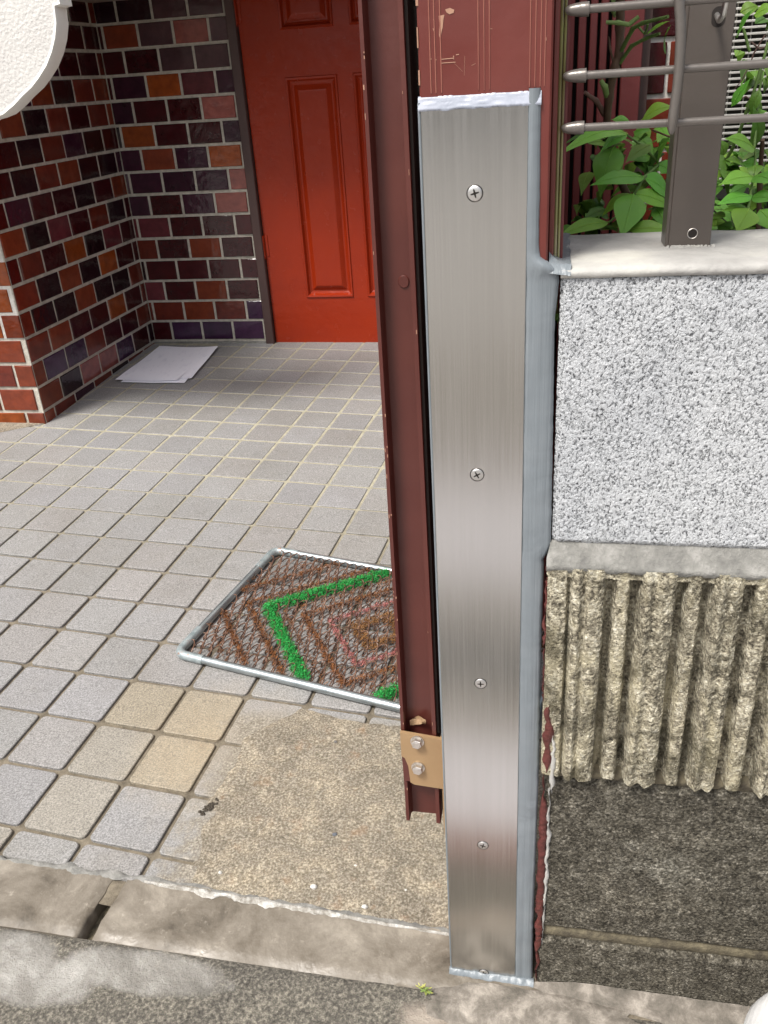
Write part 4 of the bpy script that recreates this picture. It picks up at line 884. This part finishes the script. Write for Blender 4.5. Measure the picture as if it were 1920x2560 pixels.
# interlocked coils
b = MB(); pitch = .0174; pv = .0225; rows = int((MW-.042)/pv)
for rI in range(rows+1):
    v0 = .0205+rI*pv*(MW-.041)/(rows*pv); pts = []; nt_ = int((ML-.02)/pitch)
    for i in range(nt_*12+1):
        t = i/12; a = 2*math.pi*t; u = .008+t*pitch+.5*pitch*(rI % 2)
        if u > ML-.008: break
        jx, jy = .0007*nz(t, rI, 0, .8), .0009*nz(t, rI, 5, .7)
        pts.append(mp(u+.0078*math.sin(a)+jx, v0+.0135*math.cos(a)+jy, .0098+.0072*math.sin(a+.9)+.001*nz(t, rI, 9, .7)))
    b.tube(pts, .00105, 6, caps=False)
o = b.build('coil_mesh', M_WIRE, mat_, True)
def fibres(name, mat, segs, rad, dens, L=.006, hmin=.003, core=True):
    b = MB()
    for (u0, v0, u1, v1) in segs:
        d = math.hypot(u1-u0, v1-v0); n_ = int(d*dens)
        for _ in range(n_):
            t = random.random(); u, v = u0+(u1-u0)*t, v0+(v1-v0)*t; lump = .75+.5*abs(math.sin(t*d/.0165*math.pi))
            an = random.uniform(0, 6.283); ph = random.uniform(-.2, 1.4); r = rad*lump*random.uniform(.5, 1.1)
            u += r*math.cos(an)*math.cos(ph)+.001*random.gauss(0, 1); v += r*math.sin(an)*math.cos(ph)+.001*random.gauss(0, 1)
            if not (.004 < u < ML-.004 and .004 < v < MW-.004): continue
            h = .007+r*math.sin(ph); p = mp(u, v, h); dr = Vector((random.gauss(0, 1), random.gauss(0, 1), random.uniform(-.3, 1.2))).normalized()*L*random.uniform(.5, 1.2)
            s_ = dr.cross(Vector((random.random(), random.random(), random.random()))).normalized()*.00042
            q = p+dr*.5+Vector((0, 0, .0006)); b.add([p-s_, p+s_, q+s_, q-s_, p+dr], [(0, 1, 2, 3), (3, 2, 4)])
    b.build(name, mat, mat_)
cu, cv = .296, .162
def dia(r):
    out = []
    for (a0, b0), (a1, b1) in (((-r, 0), (0, r)), ((0, r), (r, 0)), ((r, 0), (0, -r)), ((0, -r), (-r, 0))):
        u0, v0, u1, v1 = cu+a0, cv+b0, cu+a1, cv+b1
        t0, t1 = 0, 1; dv, du = v1-v0, u1-u0
        for lo, hi, p, d in ((.010, MW-.010, v0, dv), (.010, ML-.010, u0, du)):
            if abs(d) > 1e-9:
                ta, tb_ = sorted(((lo-p)/d, (hi-p)/d)); t0 = max(t0, ta); t1 = min(t1, tb_)
        if t1 > t0+.02: out.append((u0+du*t0, v0+dv*t0, u0+du*t1, v0+dv*t1))
    return out
fibres('green_yarn', M_GREENF, dia(.215), .0112, 38000, .0045)
fibres('pink_yarn', M_PINKF, dia(.092), .0050, 9000, .0042)
fibres('gold_coir', M_GOLDF, dia(.036)+dia(.05), .0055, 6000, .008)
fibres('brown_coir', M_BROWNF, dia(.143)+dia(.255)+dia(.322), .0056, 8200, .006)
fibres('faded_coir', M_BROWNF, dia(.18)+dia(.36), .0036, 1500, .006)

# ================================================================== PAPERS
def sheet(P, h, label, seed, curl=0):
    A, B_, C_, D = [Vector(p) for p in P]; n = 14
    def pt(u, v):
        q = A.lerp(B_, u).lerp(D.lerp(C_, u), v); return fp(q.x, q.y, h+.0018*(1+nz(u, v, seed, 2.5))*(.4+abs(u-.5)+abs(v-.5))+curl*(u**4))
    V, f = grid(n, n, pt); return tag(mesh('paper_sheet', V, f, M_PAPER, smooth=True), label, 'paper', 'loose sheets of paper on the porch')
sheet([(-.612, 1.592), (-.405, 1.592), (-.425, 1.888), (-.628, 1.905)], .0022, 'bottom sheet of the white paper stack, showing along its lower edge', 1)
sheet([(-.600, 1.612), (-.394, 1.622), (-.414, 1.912), (-.615, 1.916)], .0045, 'middle sheet of the paper stack, its right corner sticking out', 4, .002)
sheet([(-.634, 1.602), (-.432, 1.600), (-.430, 1.900), (-.623, 1.914)], .0068, 'top sheet of the white paper stack by the brick wall', 8)

# ================================================================== SMALL THINGS
def stone(x, y, r, col, label, grp=None, flatt=.6, h=.003):
    V = []; n = 9; rows_ = 6; p = fp(x, y, h+r*flatt*.7); sd_ = x*77
    for i in range(rows_+1):
        th = math.pi*i/rows_
        for k_ in range(n):
            ph = 2*math.pi*k_/n; d = Vector((math.sin(th)*math.cos(ph), math.sin(th)*math.sin(ph)*.8, math.cos(th)*flatt)); V.append(p+d*r*(1+.45*nz(d.x+sd_, d.y, d.z, 1.4)))
    f = [(i*n+k_, (i+1)*n+k_, (i+1)*n+(k_+1) % n, i*n+(k_+1) % n) for i in range(rows_) for k_ in range(n)]
    return tag(mesh('pebble', V, f, M_PEB, cols=[col]*len(f)), label, 'pebble', grp)
WH, GY_ = (.62, .6, .56), (.12, .13, .15)
def fl(x, y): d = at(x, y, 0)-CAM; t = -(FN.dot(CAM))/FN.dot(d); p = CAM+d*t; return p.x, p.y
for (px, py, r, c_, lb) in ((1390/1.659, 1700+650/1.659, .0032, GY_, 'dark grey pebble in the middle of the cement patch'), (1392/1.659, 1700+265/1.659, .003, (.16, .15, .14), 'small grey pebble near the top of the cement patch'), (915/1.659, 1700+808/1.659, .0027, WH, 'small white chip at the lower left of the cement patch'),
        (1303/1.659, 1700+868/1.659, .0042, WH, 'largest white stone chip, beside the white crust line'), (1515/1.659, 1700+950/1.659, .0035, WH, 'pale chip at the patch edge by the white crust line'), (1475/1.659, 1700+777/1.659, .0018, WH, 'tiny white chip right of the largest chip'), (965+50, 2230, .0016, WH, 'tiny white chip at the patch edge next to the steel plate')):
    x, y = fl(px, py); stone(x, y, r, c_, lb, 'small stones on the cement patch')
x, y = fl(866/1.659, 1700+535/1.659)
V = []; b = MB()
for _ in range(46):
    a = random.gauss(0, 1)*.006; c_ = random.gauss(0, 1)*.0035; p = fp(x+a*.5+c_*.5, y+a-c_*.3, .003); r = random.uniform(.0012, .003)
    b.add([p+Vector((r*math.cos(t), r*math.sin(t), 0)) for t in (0, 1.3, 2.6, 3.9, 5.2)]+[p+Vector((0, 0, r*.9))], [(0, 1, 5), (1, 2, 5), (2, 3, 5), (3, 4, 5), (4, 0, 5)], (.05, .04, .028))
tag(b.build('dirt_clump', M_PEB), 'dark crumb of dirt where the tiles meet the cement patch', 'dirt')
# little weed at the kerb joint
x, y = fl(920*1.15738, 2150*1.15738); b = MB()
for i in range(7):
    a = i*.9; top = fp(x+.005*math.cos(a)-.0005*i, y+.003*math.sin(a), .006+.0022*i); b.tube([fp(x, y, 0), fp(x+.002*math.cos(a), y+.001, .006), top], [.0004, .0004, .0002], 5, (.30, .34, .08))
    for t in range(6):
        q = fp(x, y, .002).lerp(top, .35+.65*t/5); d = Vector((math.cos(t*2.4+a), math.sin(t*2.4+a)*.6, .5))*.0042; leaf(b, q, q+d, .0017, (0, -1, .4), (.42, .42, .10) if t > 3 else (.22, .32, .08), .2, .1, 3)
tag(b.build('weed', M_STEM), 'tiny yellow green weed growing at the kerb left of the plate', 'weed')
# white bag at the foot of the wall
V = []; n, m = 40, 26; cx_, cy_, cz_ = .917, -.235, .075
for i in range(m+1):
    th = math.pi*i/m
    for k_ in range(n):
        ph = 2*math.pi*k_/n; d = Vector((math.sin(th)*math.cos(ph)*.072, math.sin(th)*math.sin(ph)*.062, math.cos(th)*.125)); s_ = 1+.035*math.sin(ph*7+th*3)*math.sin(th)+.05*nz(d.x, d.y, d.z, 22)
        z = max(cz_+d.z*s_, strz(cx_, cy_)+.001); V.append((cx_+d.x*s_, cy_+d.y*s_, z))
f = [(i*n+k_, i*n+(k_+1) % n, (i+1)*n+(k_+1) % n, (i+1)*n+k_) for i in range(m) for k_ in range(n)]
tag(mesh('plastic_bag', V, f, M_BAG, smooth=True), 'smooth white bag at the foot of the wall, bottom right corner', 'bag')
# unseen house across the street, added for the steel plate to reflect
op = thing('unseen_opposite_house', 'unseen plain beige house behind the camera, added for plate reflections', 'house', (0, -16, 0))
b = MB(); b.box((-9, -17, -.3), (10, -16, 2.2)); b.build('wall', M_FAR, op)  # wall of the added unseen house
b = MB(); b.box((-9.2, -17.2, 2.2), (10.2, -15.8, 2.3)); b.build('unseen_roof', M_FRAME, op)
for x in (-2.5, .2, 3): 
    b = MB(); b.box((x, -16.0, .6), (x+1.0, -15.98, 1.5)); b.build('unseen_window', M_DREC, op)
for o in list(C.objects):
    if 'base' in o.keys(): del o['base']
bpy.context.scene.cycles.use_denoising = True
